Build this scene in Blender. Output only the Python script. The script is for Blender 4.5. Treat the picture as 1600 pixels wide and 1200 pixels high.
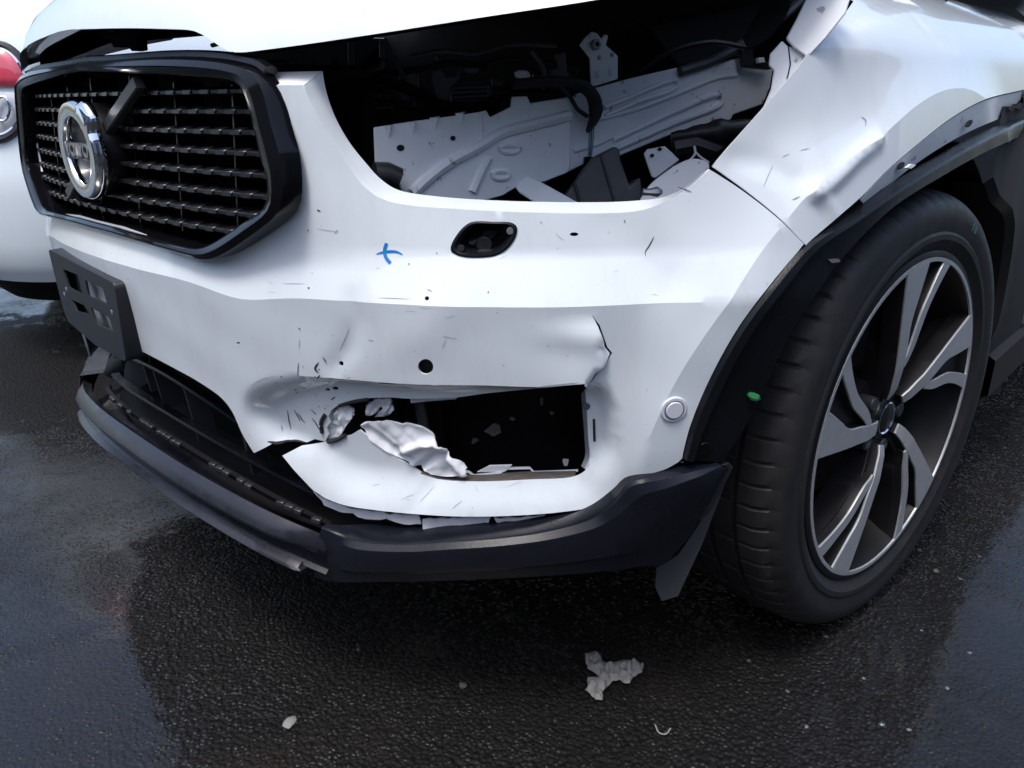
import bpy, bmesh, math, random
import numpy as np
from mathutils import Vector, Matrix, noise
from mathutils.geometry import delaunay_2d_cdt
random.seed(7); rng = np.random.default_rng(7)
sc = bpy.context.scene
for o in list(bpy.data.objects): bpy.data.objects.remove(o)

# ------------------------------------------------------------------ camera
# metres; X = the white car's left (image right), Y = towards its rear, Z = up
CAM = np.array([1.2626, -0.4019, 0.8622]); YAW, PITCH, ROLL, FPX = -0.76662, 0.35920, -0.01228, 1200.45
_f = np.array([math.sin(YAW)*math.cos(PITCH), math.cos(YAW)*math.cos(PITCH), -math.sin(PITCH)])
_r0 = np.array([math.cos(YAW), -math.sin(YAW), 0.0]); _u0 = np.cross(_r0, _f)
_r = math.cos(ROLL)*_r0 + math.sin(ROLL)*_u0; _u = -math.sin(ROLL)*_r0 + math.cos(ROLL)*_u0
cd = bpy.data.cameras.new('camera'); cam = bpy.data.objects.new('camera', cd); sc.collection.objects.link(cam)
cam.matrix_world = Matrix(((_r[0], _u[0], -_f[0], CAM[0]), (_r[1], _u[1], -_f[1], CAM[1]), (_r[2], _u[2], -_f[2], CAM[2]), (0, 0, 0, 1)))
cd.sensor_width = 36; cd.lens = 36*FPX/1600; cd.clip_start = 0.02; cd.clip_end = 500
sc.camera = cam

# ------------------------------------------------------------------ light
SUN_AZ, SUN_EL = math.radians(165), math.radians(68)      # azimuth of the sun, from +Y clockwise seen from above
w = bpy.data.worlds.new('World'); sc.world = w; w.use_nodes = True
nt = w.node_tree; bg = nt.nodes['Background']
sky = nt.nodes.new('ShaderNodeTexSky'); sky.sky_type = 'NISHITA'; sky.sun_disc = False
sky.sun_elevation = SUN_EL; sky.sun_rotation = SUN_AZ; sky.dust_density = 3.5; sky.air_density = 1.0; sky.ozone_density = 2.0
nt.links.new(sky.outputs[0], bg.inputs[0]); bg.inputs[1].default_value = 0.15
sd = bpy.data.lights.new('sun', 'SUN'); sd.energy = 1.15; sd.angle = math.radians(14); sd.color = (1, 0.985, 0.97)
sun = bpy.data.objects.new('sun', sd); sc.collection.objects.link(sun)
_sdir = Vector((math.sin(SUN_AZ)*math.cos(SUN_EL), math.cos(SUN_AZ)*math.cos(SUN_EL), math.sin(SUN_EL)))
sun.rotation_euler = _sdir.to_track_quat('Z', 'Y').to_euler(); sun.location = (0, 0, 8)
sc.view_settings.view_transform = 'Standard'; sc.view_settings.look = 'None'
sc.view_settings.exposure = 0.88; sc.view_settings.gamma = 1.0

# ------------------------------------------------------------------ materials
M = {}
def mat(name, col, rough=0.5, metal=0.0, coat=0.0, spec=0.5, var=0.0, vscale=30, bump=0.0, bscale=200, rvar=0.0, coatr=0.03, dirt=None, coatior=1.5):
    m = bpy.data.materials.new(name); m.use_nodes = True; n = m.node_tree; p = n.nodes['Principled BSDF']
    p.inputs['Roughness'].default_value = rough; p.inputs['Metallic'].default_value = metal
    p.inputs['Coat Weight'].default_value = coat; p.inputs['Coat Roughness'].default_value = coatr
    p.inputs['Specular IOR Level'].default_value = spec; p.inputs['Coat IOR'].default_value = coatior
    c = (*col, 1)
    p.inputs['Base Color'].default_value = c
    tc = n.nodes.new('ShaderNodeTexCoord')
    last = None
    if var:
        t = n.nodes.new('ShaderNodeTexNoise'); t.inputs['Scale'].default_value = vscale; t.inputs['Detail'].default_value = 6; t.inputs['Roughness'].default_value = .65
        n.links.new(tc.outputs['Object'], t.inputs['Vector'])
        mx = n.nodes.new('ShaderNodeMix'); mx.data_type = 'RGBA'
        mx.inputs[6].default_value = tuple(max(0, x*(1-var)) for x in col)+(1,); mx.inputs[7].default_value = tuple(min(1, x*(1+var)) for x in col)+(1,)
        n.links.new(t.outputs['Fac'], mx.inputs[0]); last = mx.outputs[2]
        if rvar:
            mr = n.nodes.new('ShaderNodeMapRange'); mr.inputs['From Min'].default_value = .3; mr.inputs['From Max'].default_value = .7
            mr.inputs['To Min'].default_value = max(.02, rough-rvar); mr.inputs['To Max'].default_value = min(1, rough+rvar)
            n.links.new(t.outputs['Fac'], mr.inputs['Value']); n.links.new(mr.outputs[0], p.inputs['Roughness'])
    if dirt:    # specks of grime: (colour, scale, threshold)
        dc, ds, dt = dirt
        t2 = n.nodes.new('ShaderNodeTexNoise'); t2.inputs['Scale'].default_value = ds; t2.inputs['Detail'].default_value = 4
        n.links.new(tc.outputs['Object'], t2.inputs['Vector'])
        r2 = n.nodes.new('ShaderNodeMapRange'); r2.inputs['From Min'].default_value = dt; r2.inputs['From Max'].default_value = dt+.06; r2.inputs['To Max'].default_value = .8
        n.links.new(t2.outputs['Fac'], r2.inputs['Value'])
        m2 = n.nodes.new('ShaderNodeMix'); m2.data_type = 'RGBA'
        n.links.new(r2.outputs[0], m2.inputs[0])
        if last: n.links.new(last, m2.inputs[6])
        else: m2.inputs[6].default_value = c
        m2.inputs[7].default_value = (*dc, 1); last = m2.outputs[2]
    if last: n.links.new(last, p.inputs['Base Color'])
    if bump:
        t = n.nodes.new('ShaderNodeTexNoise'); t.inputs['Scale'].default_value = bscale; t.inputs['Detail'].default_value = 4
        n.links.new(tc.outputs['Object'], t.inputs['Vector'])
        b = n.nodes.new('ShaderNodeBump'); b.inputs['Strength'].default_value = bump; b.inputs['Distance'].default_value = .002
        n.links.new(t.outputs['Fac'], b.inputs['Height']); n.links.new(b.outputs[0], p.inputs['Normal'])
    M[name] = m; return m
mat('paint', (.725, .785, .825), .30, coat=1.0, coatior=1.6, var=.03, vscale=4, dirt=((.42, .42, .42), 90, .72))
def grime(name, amount=.22):
    n = M[name].node_tree; p = n.nodes['Principled BSDF']; L = n.links.new; src = p.inputs['Base Color'].links[0].from_socket
    tc = n.nodes.new('ShaderNodeTexCoord'); mp = n.nodes.new('ShaderNodeMapping'); mp.inputs['Scale'].default_value = (1, 1, .35); L(tc.outputs['Object'], mp.inputs[0])
    t = n.nodes.new('ShaderNodeTexNoise'); t.inputs['Scale'].default_value = 16; t.inputs['Detail'].default_value = 9; t.inputs['Roughness'].default_value = .72; L(mp.outputs[0], t.inputs['Vector'])
    r = n.nodes.new('ShaderNodeMapRange'); r.inputs['From Min'].default_value = .5; r.inputs['From Max'].default_value = .8; r.inputs['To Max'].default_value = amount; L(t.outputs['Fac'], r.inputs['Value'])
    m = n.nodes.new('ShaderNodeMix'); m.data_type = 'RGBA'; m.inputs[7].default_value = (.40, .39, .37, 1); L(r.outputs[0], m.inputs[0]); L(src, m.inputs[6]); L(m.outputs[2], p.inputs['Base Color'])
    r2 = n.nodes.new('ShaderNodeMapRange'); r2.inputs['From Min'].default_value = .45; r2.inputs['From Max'].default_value = .75; r2.inputs['To Min'].default_value = .02; r2.inputs['To Max'].default_value = .16; L(t.outputs['Fac'], r2.inputs['Value']); L(r2.outputs[0], p.inputs['Coat Roughness'])
grime('paint')
mat('inner_paint', (.83, .86, .88), .45, coat=.2, var=.10, vscale=18, dirt=((.25, .22, .20), 70, .66))
mat('torn_white', (.80, .82, .84), .62, spec=.3, var=.06, vscale=40)
mat('raw_edge', (.70, .72, .75), .6, var=.1, vscale=60)
mat('gloss_black', (.004, .004, .005), .14, spec=.22, coat=.12, var=.3, vscale=40)
mat('dark_grille', (.010, .010, .012), .30, var=.3, vscale=50)
mat('slat_edge', (.030, .032, .036), .32, var=.3, vscale=80)
mat('bar_grey', (.045, .048, .055), .38, var=.2, vscale=60)
mat('matte_black', (.005, .006, .008), .26, spec=.28, var=.35, vscale=14, rvar=.1, bump=.15, bscale=900)
mat('lip_black', (.007, .008, .013), .24, spec=.32, var=.45, vscale=9, rvar=.12, bump=.12, bscale=900)
mat('lip_scuffed', (.016, .017, .024), .30, spec=.45, var=.35, vscale=25, rvar=.1)
mat('bracket', (.020, .022, .027), .48, spec=.35, var=.35, vscale=30, bump=.3, bscale=500)
mat('rubber', (.019, .019, .020), .5, spec=.3, var=.45, vscale=22, rvar=.12, bump=.25, bscale=400)
mat('tyre_mark', (.10, .10, .105), .6, var=.2)
mat('rim_face', (.44, .46, .475), .42, metal=.5, var=.15, vscale=60, rvar=.06)
mat('rim_dark', (.010, .010, .011), .42, spec=.25, var=.4, vscale=20, rvar=.08)
mat('chrome', (.75, .77, .80), .06, metal=1.0)
mat('steel', (.30, .31, .33), .38, metal=.7, var=.2, vscale=80)
mat('brake', (.05, .045, .042), .5, metal=.6, var=.4)
mat('bay_black', (.006, .006, .007), .6, spec=.2, var=.5, vscale=25)
mat('bay_grey', (.07, .072, .076), .45, var=.4, vscale=40)
mat('hose', (.018, .018, .020), .4, bump=.3, bscale=300)
mat('wire_teal', (.05, .22, .30), .5)
mat('tape', (.010, .010, .012), .7, bump=.5, bscale=200)
mat('yellow', (.55, .35, .03), .5)
mat('green', (.004, .12, .03), .4)
mat('blue_marker', (.0, .19, .52), .5)
mat('scuff', (.015, .015, .017), .7)
mat('scuff_soft', (.34, .35, .37), .7)
mat('sensor_white', (.62, .65, .70), .35, coat=.4)
mat('sensor_ring', (.10, .11, .13), .4)
mat('bg_paint', (.74, .82, .86), .35, coat=.8, var=.03, vscale=3)
mat('bg_trim', (.03, .032, .036), .35)
mat('red_lens', (.60, .07, .11), .12, coat=1.0, var=.2, vscale=20)
mat('clear_lens', (.55, .58, .62), .15, coat=1.0, var=.35, vscale=30)
mat('glass', (.02, .025, .03), .05, coat=1.0)
mat('tissue', (.20, .20, .19), .8, var=.35, vscale=35, bump=.5, bscale=120)
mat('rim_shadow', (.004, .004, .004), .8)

# ------------------------------------------------------------------ the photograph's pixels as directions
def rays(px):
    px = np.atleast_2d(np.asarray(px, float))
    return _f[None] + _r[None]*((px[:, :1]-800)/FPX) - _u[None]*((px[:, 1:2]-600)/FPX)
def project(P):
    d = np.atleast_2d(P)-CAM; z = d@_f
    return np.stack([800+FPX*(d@_r)/z, 600-FPX*(d@_u)/z], -1)
def on_plane(px, p0, n):
    d = rays(px); n = np.asarray(n, float); p0 = np.asarray(p0, float)
    return CAM + d*(((p0-CAM)@n)/(d@n))[:, None]
def hit(px, f, t0=.35, t1=4.0, N=240):
    """first point along each pixel's ray where f(points) changes from + to -"""
    d = rays(px); n = len(d); lo, hi = np.full(n, t0), np.full(n, t1)
    co = getattr(f, 'coarse', None)
    def scan(fn, lo, hi, N):
        u = np.linspace(0, 1, N); ts = lo[:, None]+(hi-lo)[:, None]*u[None]
        v = fn((CAM+d[:, None, :]*ts[:, :, None]).reshape(-1, 3)).reshape(n, N)
        neg = (v[:, 1:] < 0) & (v[:, :-1] >= 0)
        i = np.where(neg.any(1), neg.argmax(1), np.argmin(np.abs(v), 1).clip(0, N-2)); k = np.arange(n)
        return ts[k, i], ts[k, i+1]
    if co is not None:
        a, b = scan(co, lo, hi, 160); lo, hi = np.maximum(a-.16, t0), b+.16; N = 44
    a, b = scan(f, lo, hi, N)
    for _ in range(18):
        m = (a+b)/2; vm = f(CAM+d*m[:, None]); a = np.where(vm >= 0, m, a); b = np.where(vm >= 0, b, m)
    return CAM + d*((a+b)/2)[:, None]

def cr(c, n=12, closed=False):
    """Catmull-Rom through points"""
    c = np.asarray(c, float)
    if closed: e = np.vstack([c[-1:], c, c[:2]])
    else: e = np.vstack([2*c[:1]-c[1:2], c, 2*c[-1:]-c[-2:-1]])
    out = []
    for i in range(1, len(e)-2):
        t = np.linspace(0, 1, n, endpoint=False)[:, None]
        tt = [0]
        for k in range(3): tt.append(tt[-1]+max(1e-6, np.linalg.norm(e[i+k]-e[i-1+k]))**.5)
        t0, t1, t2, t3 = tt; x = t1+t*(t2-t1)
        A1 = (t1-x)/(t1-t0)*e[i-1]+(x-t0)/(t1-t0)*e[i]; A2 = (t2-x)/(t2-t1)*e[i]+(x-t1)/(t2-t1)*e[i+1]; A3 = (t3-x)/(t3-t2)*e[i+1]+(x-t2)/(t3-t2)*e[i+2]
        B1 = (t2-x)/(t2-t0)*A1+(x-t0)/(t2-t0)*A2; B2 = (t3-x)/(t3-t1)*A2+(x-t1)/(t3-t1)*A3
        out.append((t2-x)/(t2-t1)*B1+(x-t1)/(t2-t1)*B2)
    out = np.vstack(out)
    return out if closed else np.vstack([out, c[-1:]])
def lin(c, step):
    c = np.asarray(c, float); out = [c[:1]]
    for a, b in zip(c[:-1], c[1:]):
        k = max(1, int(np.linalg.norm(b-a)/step)); t = np.linspace(0, 1, k+1)[1:, None]; out.append(a+(b-a)*t)
    return np.vstack(out)
def resample(c, n):
    c = np.asarray(c, float); L = np.r_[0, np.cumsum(np.linalg.norm(np.diff(c, axis=0), axis=1))]
    t = np.linspace(0, L[-1], n); return np.stack([np.interp(t, L, c[:, k]) for k in range(c.shape[1])], -1)
def sstep(a, b, x):
    t = np.clip((x-a)/(b-a), 0, 1); return t*t*(3-2*t)
def inside(p, poly):
    x, y = p[:, 0], p[:, 1]; r = np.zeros(len(p), bool); q = np.asarray(poly); j = len(q)-1
    for i in range(len(q)):
        xi, yi = q[i]; xj, yj = q[j]
        c = ((yi > y) != (yj > y)); 
        with np.errstate(divide='ignore', invalid='ignore'): r ^= c & (x < (xj-xi)*(y-yi)/(yj-yi)+xi)
        j = i
    return r
def dist_poly(p, q, closed=False):
    q = np.asarray(q); best = np.full(len(p), 9.); n = len(q)
    for i in range(n if closed else n-1):
        a, b = q[i], q[(i+1) % n]; ab = b-a; L = ab@ab+1e-12
        t = np.clip(((p-a)@ab)/L, 0, 1); best = np.minimum(best, np.linalg.norm(p-(a+t[:, None]*ab), axis=1))
    return best

# ------------------------------------------------------------------ the car body's guide surface: plan curve + profile
_pc = np.array([(0, 0), (.2, .01), (.4, .048), (.55, .11), (.7, .215), (.8, .33), (.87, .45), (.915, .6), (.935, .8), (.94, 1.0), (.94, 1.5), (.94, 2.6)])
_h = cr(np.vstack([_pc[1:3][::-1]*[-1, 1], _pc]), 30); _h = _h[60:]
PLAN = np.vstack([_h[:0:-1]*[-1, 1], _h])
_hs = np.r_[0, np.cumsum(np.linalg.norm(np.diff(_h, axis=0), axis=1))]
PS = np.r_[-_hs[:0:-1], _hs]
_tg = np.gradient(PLAN, axis=0); _tg /= np.linalg.norm(_tg, axis=1)[:, None]
PN = np.stack([_tg[:, 1], -_tg[:, 0]], -1)
def plan(s):
    return (np.stack([np.interp(s, PS, PLAN[:, k]) for k in (0, 1)], -1), np.stack([np.interp(s, PS, PN[:, k]) for k in (0, 1)], -1))
def to_sd(P):
    """s along the plan curve and signed distance outwards"""
    P = np.asarray(P); S = np.empty(len(P)); D = np.empty(len(P))
    for k in range(0, len(P), 4000):
        q = P[k:k+4000, :2]; d2 = ((q[:, None, :]-PLAN[None])**2).sum(2); i = d2.argmin(1).clip(1, len(PLAN)-2)
        dv = q-PLAN[i]; t = (dv*_tg[i]).sum(1); S[k:k+4000] = PS[i]+t; D[k:k+4000] = (dv*PN[i]).sum(1)
    return S, D
_gx, _gy = np.arange(-1.3, 2.0, .012), np.arange(-.7, 2.7, .012)
_gs, _gd = to_sd(np.stack(np.meshgrid(_gx, _gy, indexing='ij'), -1).reshape(-1, 2)); _gs = _gs.reshape(len(_gx), -1); _gd = _gd.reshape(len(_gx), -1)
def fast_sd(P):
    i = np.clip(((P[:, 0]+1.3)/.012+.5).astype(int), 0, len(_gx)-1); j = np.clip(((P[:, 1]+.7)/.012+.5).astype(int), 0, len(_gy)-1)
    return _gs[i, j], _gd[i, j]
WC = np.array([.9257, .8486, .362])       # centre of the wheel's outer face
def rcrease(y): return np.interp(y, [.35, .50, .62, .9], [.538, .534, .506, .502])   # edge of the flat band round the wheel arch
def arch_line(y0, y1, n, up=True):
    y = np.linspace(y0, y1, n); z = WC[2]+np.sqrt(np.maximum(rcrease(y)**2-(y-WC[1])**2, 0)); return np.column_stack([np.interp(y, _h[:, 1], _hs), z])
def o0(s, z):
    a = np.abs(s); k = sstep(.80, 1.12, a)
    up = np.maximum(z-.64, 0); dn = np.maximum(.64-z, 0)
    ws = sstep(.44, .62, a)
    fr = -(.42*np.minimum(up, .055)+.15*np.maximum(up-.055, 0))*ws - (.30*np.minimum(up, .04)+.02*np.maximum(up-.04, 0))*(1-ws) - .10*dn
    sd_ = -.13*up - 9*np.maximum(z-.90, 0)**2 - .05*dn
    y = plan(a)[0][:, 1]; r = np.hypot(y-WC[1], z-WC[2])
    fl = .017*np.clip((rcrease(y)+.085-r)/.085, 0, 1)**2*sstep(.76, .90, a)*sstep(.30, .46, z)
    return fr*(1-k)+sd_*k+fl
def guide_f(ofn, off=0.0):
    def f(P):
        s, d = to_sd(P); return d-ofn(s, P[:, 2])-off
    def fc(P):
        s, d = fast_sd(P); return d-o0(s, P[:, 2])-off
    f.coarse = fc
    return f
def surf(sz, ofn, off=0.0):
    s, z = sz[:, 0], sz[:, 1]; p, n = plan(s); o = ofn(s, z)+off
    return np.column_stack([p+n*o[:, None], z])
def px_sz(px, ofn=o0, off=0.0):
    P = hit(px, guide_f(ofn, off)); s, d = to_sd(P); return np.column_stack([s, P[:, 2]])

# ------------------------------------------------------------------ object helpers
COL = sc.collection
def thing(name, label, cat, loc=(0, 0, 0), rotz=0, group=None):
    o = bpy.data.objects.new(name, None); COL.objects.link(o); o.location = loc; o.rotation_euler = (0, 0, rotz)
    o.empty_display_size = .1; tag(o, label, cat, group); return o
def tag(o, label=None, cat=None, group=None, kind=None):
    if label: o['label'] = label
    if cat: o['category'] = cat
    if group: o['group'] = group
    if kind: o['kind'] = kind
    return o
def rimsharp(me, verts=None):
    """open edges (and edges between the given vertices) shade sharp"""
    bm = bmesh.new(); bm.from_mesh(me)
    for e in bm.edges:
        if len(e.link_faces) == 1 or (verts is not None and e.verts[0].index in verts and e.verts[1].index in verts): e.smooth = False
    bm.to_mesh(me); bm.free()
def mesh(name, V, Fc, m, parent=None, smooth=True, sharp=32, label=None):
    me = bpy.data.meshes.new(name); me.from_pydata([tuple(map(float, v)) for v in V], [], [tuple(map(int, f)) for f in Fc]); me.update()
    o = bpy.data.objects.new(name, me); COL.objects.link(o)
    if isinstance(m, (list, tuple)):
        for x in m: me.materials.append(M[x])
    else: me.materials.append(M[m])
    if smooth:
        me.shade_smooth()
        if sharp: me.set_sharp_from_angle(angle=math.radians(sharp))
        rimsharp(me)
    if parent is not None: o.parent = parent
    if label: o['label'] = label
    return o
def bm_obj(name, bm, m, parent=None, smooth=True, sharp=32):
    me = bpy.data.meshes.new(name); bm.normal_update(); bm.to_mesh(me); bm.free()
    me.materials.append(M[m]); o = bpy.data.objects.new(name, me); COL.objects.link(o)
    if smooth: me.shade_smooth(); me.set_sharp_from_angle(angle=math.radians(sharp))
    if parent is not None: o.parent = parent
    return o
def solid(o, t, off=-1, rim=None):
    md = o.modifiers.new('thickness', 'SOLIDIFY'); md.thickness = t; md.offset = off; md.use_even_offset = False
    return o
def bevel(o, wd, seg=2, ang=40):
    md = o.modifiers.new('bevel', 'BEVEL'); md.width = wd; md.segments = seg; md.limit_method = 'ANGLE'; md.angle_limit = math.radians(ang); return o
def tri(outer, holes=(), spacing=.01, lines=(), jitter=0.0):
    """triangulate a region of a 2-D domain; returns points, triangles"""
    pts = []; edges = []
    def addloop(q, closed=True):
        b = len(pts); q = np.asarray(q); pts.extend(map(tuple, q)); n = len(q)
        edges.extend([(b+i, b+(i+1) % n) for i in range(n if closed else n-1)])
    addloop(outer)
    for h in holes: addloop(h)
    for l in lines: addloop(l, False)
    lo, hi = np.min(outer, 0), np.max(outer, 0)
    gx = np.arange(lo[0], hi[0], spacing); gy = np.arange(lo[1], hi[1], spacing*.866)
    g = np.stack(np.meshgrid(gx, gy), -1); g[1::2, :, 0] += spacing/2; g = g.reshape(-1, 2)
    g = g[inside(g, outer)]
    for h in holes: g = g[~inside(g, h)]
    allp = np.array(pts)
    keep = np.ones(len(g), bool)
    for k in range(0, len(g), 2000):
        keep[k:k+2000] = (((g[k:k+2000, None]-allp[None])**2).sum(2).min(1) > (spacing*.5)**2)
    g = g[keep]; pts.extend(map(tuple, g))
    v, e, f, *_ = delaunay_2d_cdt([Vector(p) for p in pts], edges, [], 0, 1e-7)
    v = np.array([(p.x, p.y) for p in v]); f = np.array([t for t in f if len(t) == 3])
    c = v[f].mean(1); ok = inside(c, outer)
    for h in holes: ok &= ~inside(c, h)
    return v, f[ok]
def face_cam(V, Fc, toward=None):
    V = np.asarray(V); Fc = np.asarray(Fc); t = V[Fc]; n = np.cross(t[:, 1]-t[:, 0], t[:, 2]-t[:, 0])
    c = t.mean(1); d = ((CAM if toward is None else toward)-c)
    flip = np.einsum('ij,ij->i', n, d) < 0
    if flip.mean() > .5: Fc = Fc[:, ::-1]
    return Fc
def panel(name, outer, holes, ofn, m, parent, spacing=.01, off=0., thick=.003, lines=(), sharp=75, post=None):
    v, f = tri(outer, holes, spacing, lines); V = surf(v, ofn, off)
    if post is not None: V = post(V, v)
    o = mesh(name, V, face_cam(V, f), m, parent, sharp=sharp)
    if lines is not None and len(lines):
        L = np.vstack(lines); d = np.array([((L-p)**2).sum(1).min() for p in v]); rimsharp(o.data, set(np.where(d < 1e-10)[0].tolist()))
    if thick: solid(o, thick)
    return o
def ribbon(name, A, B, m, parent, k=2, thick=.0, bulge=0., toward=None):
    """strip between two 3-D polylines of equal length"""
    A, B = np.asarray(A), np.asarray(B); n = len(A); V = []; Fc = []
    for j in range(k):
        V.extend(A+(B-A)*(j/(k-1)))
    for j in range(k-1):
        for i in range(n-1): Fc.append((j*n+i, j*n+i+1, (j+1)*n+i+1, (j+1)*n+i))
    V = np.array(V); Fc = np.array(Fc)
    t = V[Fc[:, :3]]; nn = np.cross(t[:, 1]-t[:, 0], t[:, 2]-t[:, 0]); d = (CAM if toward is None else toward)-t.mean(1)
    if (np.einsum('ij,ij->i', nn, d) < 0).mean() > .5: Fc = Fc[:, ::-1]
    o = mesh(name, V, Fc, m, parent)
    if thick: solid(o, thick)
    return o
def loft(name, rows, m, parent, closed=False, cap=False, sharp=32, smooth=True):
    rows = [np.asarray(r) for r in rows]; n = len(rows[0]); V = np.vstack(rows); Fc = []
    for j in range(len(rows)-1):
        for i in range(n if closed else n-1): Fc.append((j*n+i, j*n+(i+1) % n, (j+1)*n+(i+1) % n, (j+1)*n+i))
    if cap: Fc.append(tuple(range(n))[::-1]); Fc.append(tuple(range((len(rows)-1)*n, len(rows)*n)))
    o = mesh(name, V, Fc, m, parent, smooth, sharp)
    bm = bmesh.new(); bm.from_mesh(o.data); bmesh.ops.recalc_face_normals(bm, faces=bm.faces); bm.to_mesh(o.data); bm.free()
    return o
def tube(name, path, r, m, parent, seg=8, closed=False, flat=1.0, cap=True, sharp=40):
    p = np.asarray(path, float); n = len(p); r = np.full(n, r) if np.isscalar(r) else np.asarray(r)
    tg = np.gradient(p, axis=0) if not closed else np.roll(p, -1, 0)-np.roll(p, 1, 0)
    tg /= np.linalg.norm(tg, axis=1)[:, None]+1e-9
    rows = []; ref = np.array([0, 0, 1.0])
    for i in range(n):
        a = np.cross(tg[i], ref)
        if np.linalg.norm(a) < .15: a = np.cross(tg[i], (1, 0, 0))
        a /= np.linalg.norm(a); b = np.cross(a, tg[i])
        th = np.arange(seg)/seg*2*math.pi
        rows.append(p[i]+r[i]*(np.cos(th)[:, None]*a+flat*np.sin(th)[:, None]*b))
    if closed: rows.append(rows[0])
    return loft(name, rows, m, parent, closed=True, cap=cap and not closed, sharp=sharp)
def plate(name, P3, thick, m, parent, bev=.0015, n=None, seg=2):
    """flat-ish polygon extruded backwards along n (unit), front face at P3"""
    P3 = np.asarray(P3); 
    if n is None:
        c = P3.mean(0); u_, s_, vt = np.linalg.svd(P3-c); n = vt[2]
        if n@(CAM-c) < 0: n = -n
    n = np.asarray(n)/np.linalg.norm(n)
    # triangulate in the plane
    a = np.cross(n, (0, 0, 1.)); a = a/np.linalg.norm(a) if np.linalg.norm(a) > .01 else np.array([1., 0, 0]); b = np.cross(n, a)
    bm = bmesh.new(); vs = [bm.verts.new(p) for p in P3]; f = bm.faces.new(vs); f.normal_update()
    if f.normal@Vector(n) < 0: bmesh.ops.reverse_faces(bm, faces=[f])
    r = bmesh.ops.extrude_face_region(bm, geom=[f])
    ev = [x for x in r['geom'] if isinstance(x, bmesh.types.BMVert)]
    # the extruded copy becomes the front, the old face the back
    for v in vs: v.co -= Vector(n)*thick
    bmesh.ops.recalc_face_normals(bm, faces=bm.faces)
    o = bm_obj(name, bm, m, parent, sharp=30)
    if bev: bevel(o, bev, seg)
    return o
def box(name, c, size, m, parent, rot=(0, 0, 0), bev=.003, seg=2):
    bm = bmesh.new(); bmesh.ops.create_cube(bm, size=1); 
    bmesh.ops.scale(bm, vec=size, verts=bm.verts); bmesh.ops.rotate(bm, matrix=Matrix.Rotation(rot[2], 3, 'Z') @ Matrix.Rotation(rot[1], 3, 'Y') @ Matrix.Rotation(rot[0], 3, 'X'), verts=bm.verts)
    bmesh.ops.translate(bm, vec=c, verts=bm.verts); o = bm_obj(name, bm, m, parent)
    if bev: bevel(o, bev, seg)
    return o
def disc(name, c, n, r, h, m, parent, seg=20, bev=.001, r2=None):
    """short cylinder / cone with its face at c looking along n"""
    n = np.asarray(n, float)/np.linalg.norm(n); a = np.cross(n, (0, 0, 1.)); a = a/np.linalg.norm(a) if np.linalg.norm(a) > .05 else np.array([1., 0, 0]); b = np.cross(a, n)
    th = np.arange(seg)/seg*2*math.pi; ring = np.cos(th)[:, None]*a+np.sin(th)[:, None]*b; c = np.asarray(c)
    o = loft(name, [c-n*h+ring*(r2 or r), c+ring*r], m, parent, True, True)
    if bev: bevel(o, bev, 2)
    return o
def normal_at(px, ofn, off=0.):
    P = hit([px, (px[0]+6, px[1]), (px[0], px[1]+6)], guide_f(ofn, off)); n = np.cross(P[1]-P[0], P[2]-P[0]); n /= np.linalg.norm(n)
    return P[0], (n if n@(CAM-P[0]) > 0 else -n)
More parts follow.
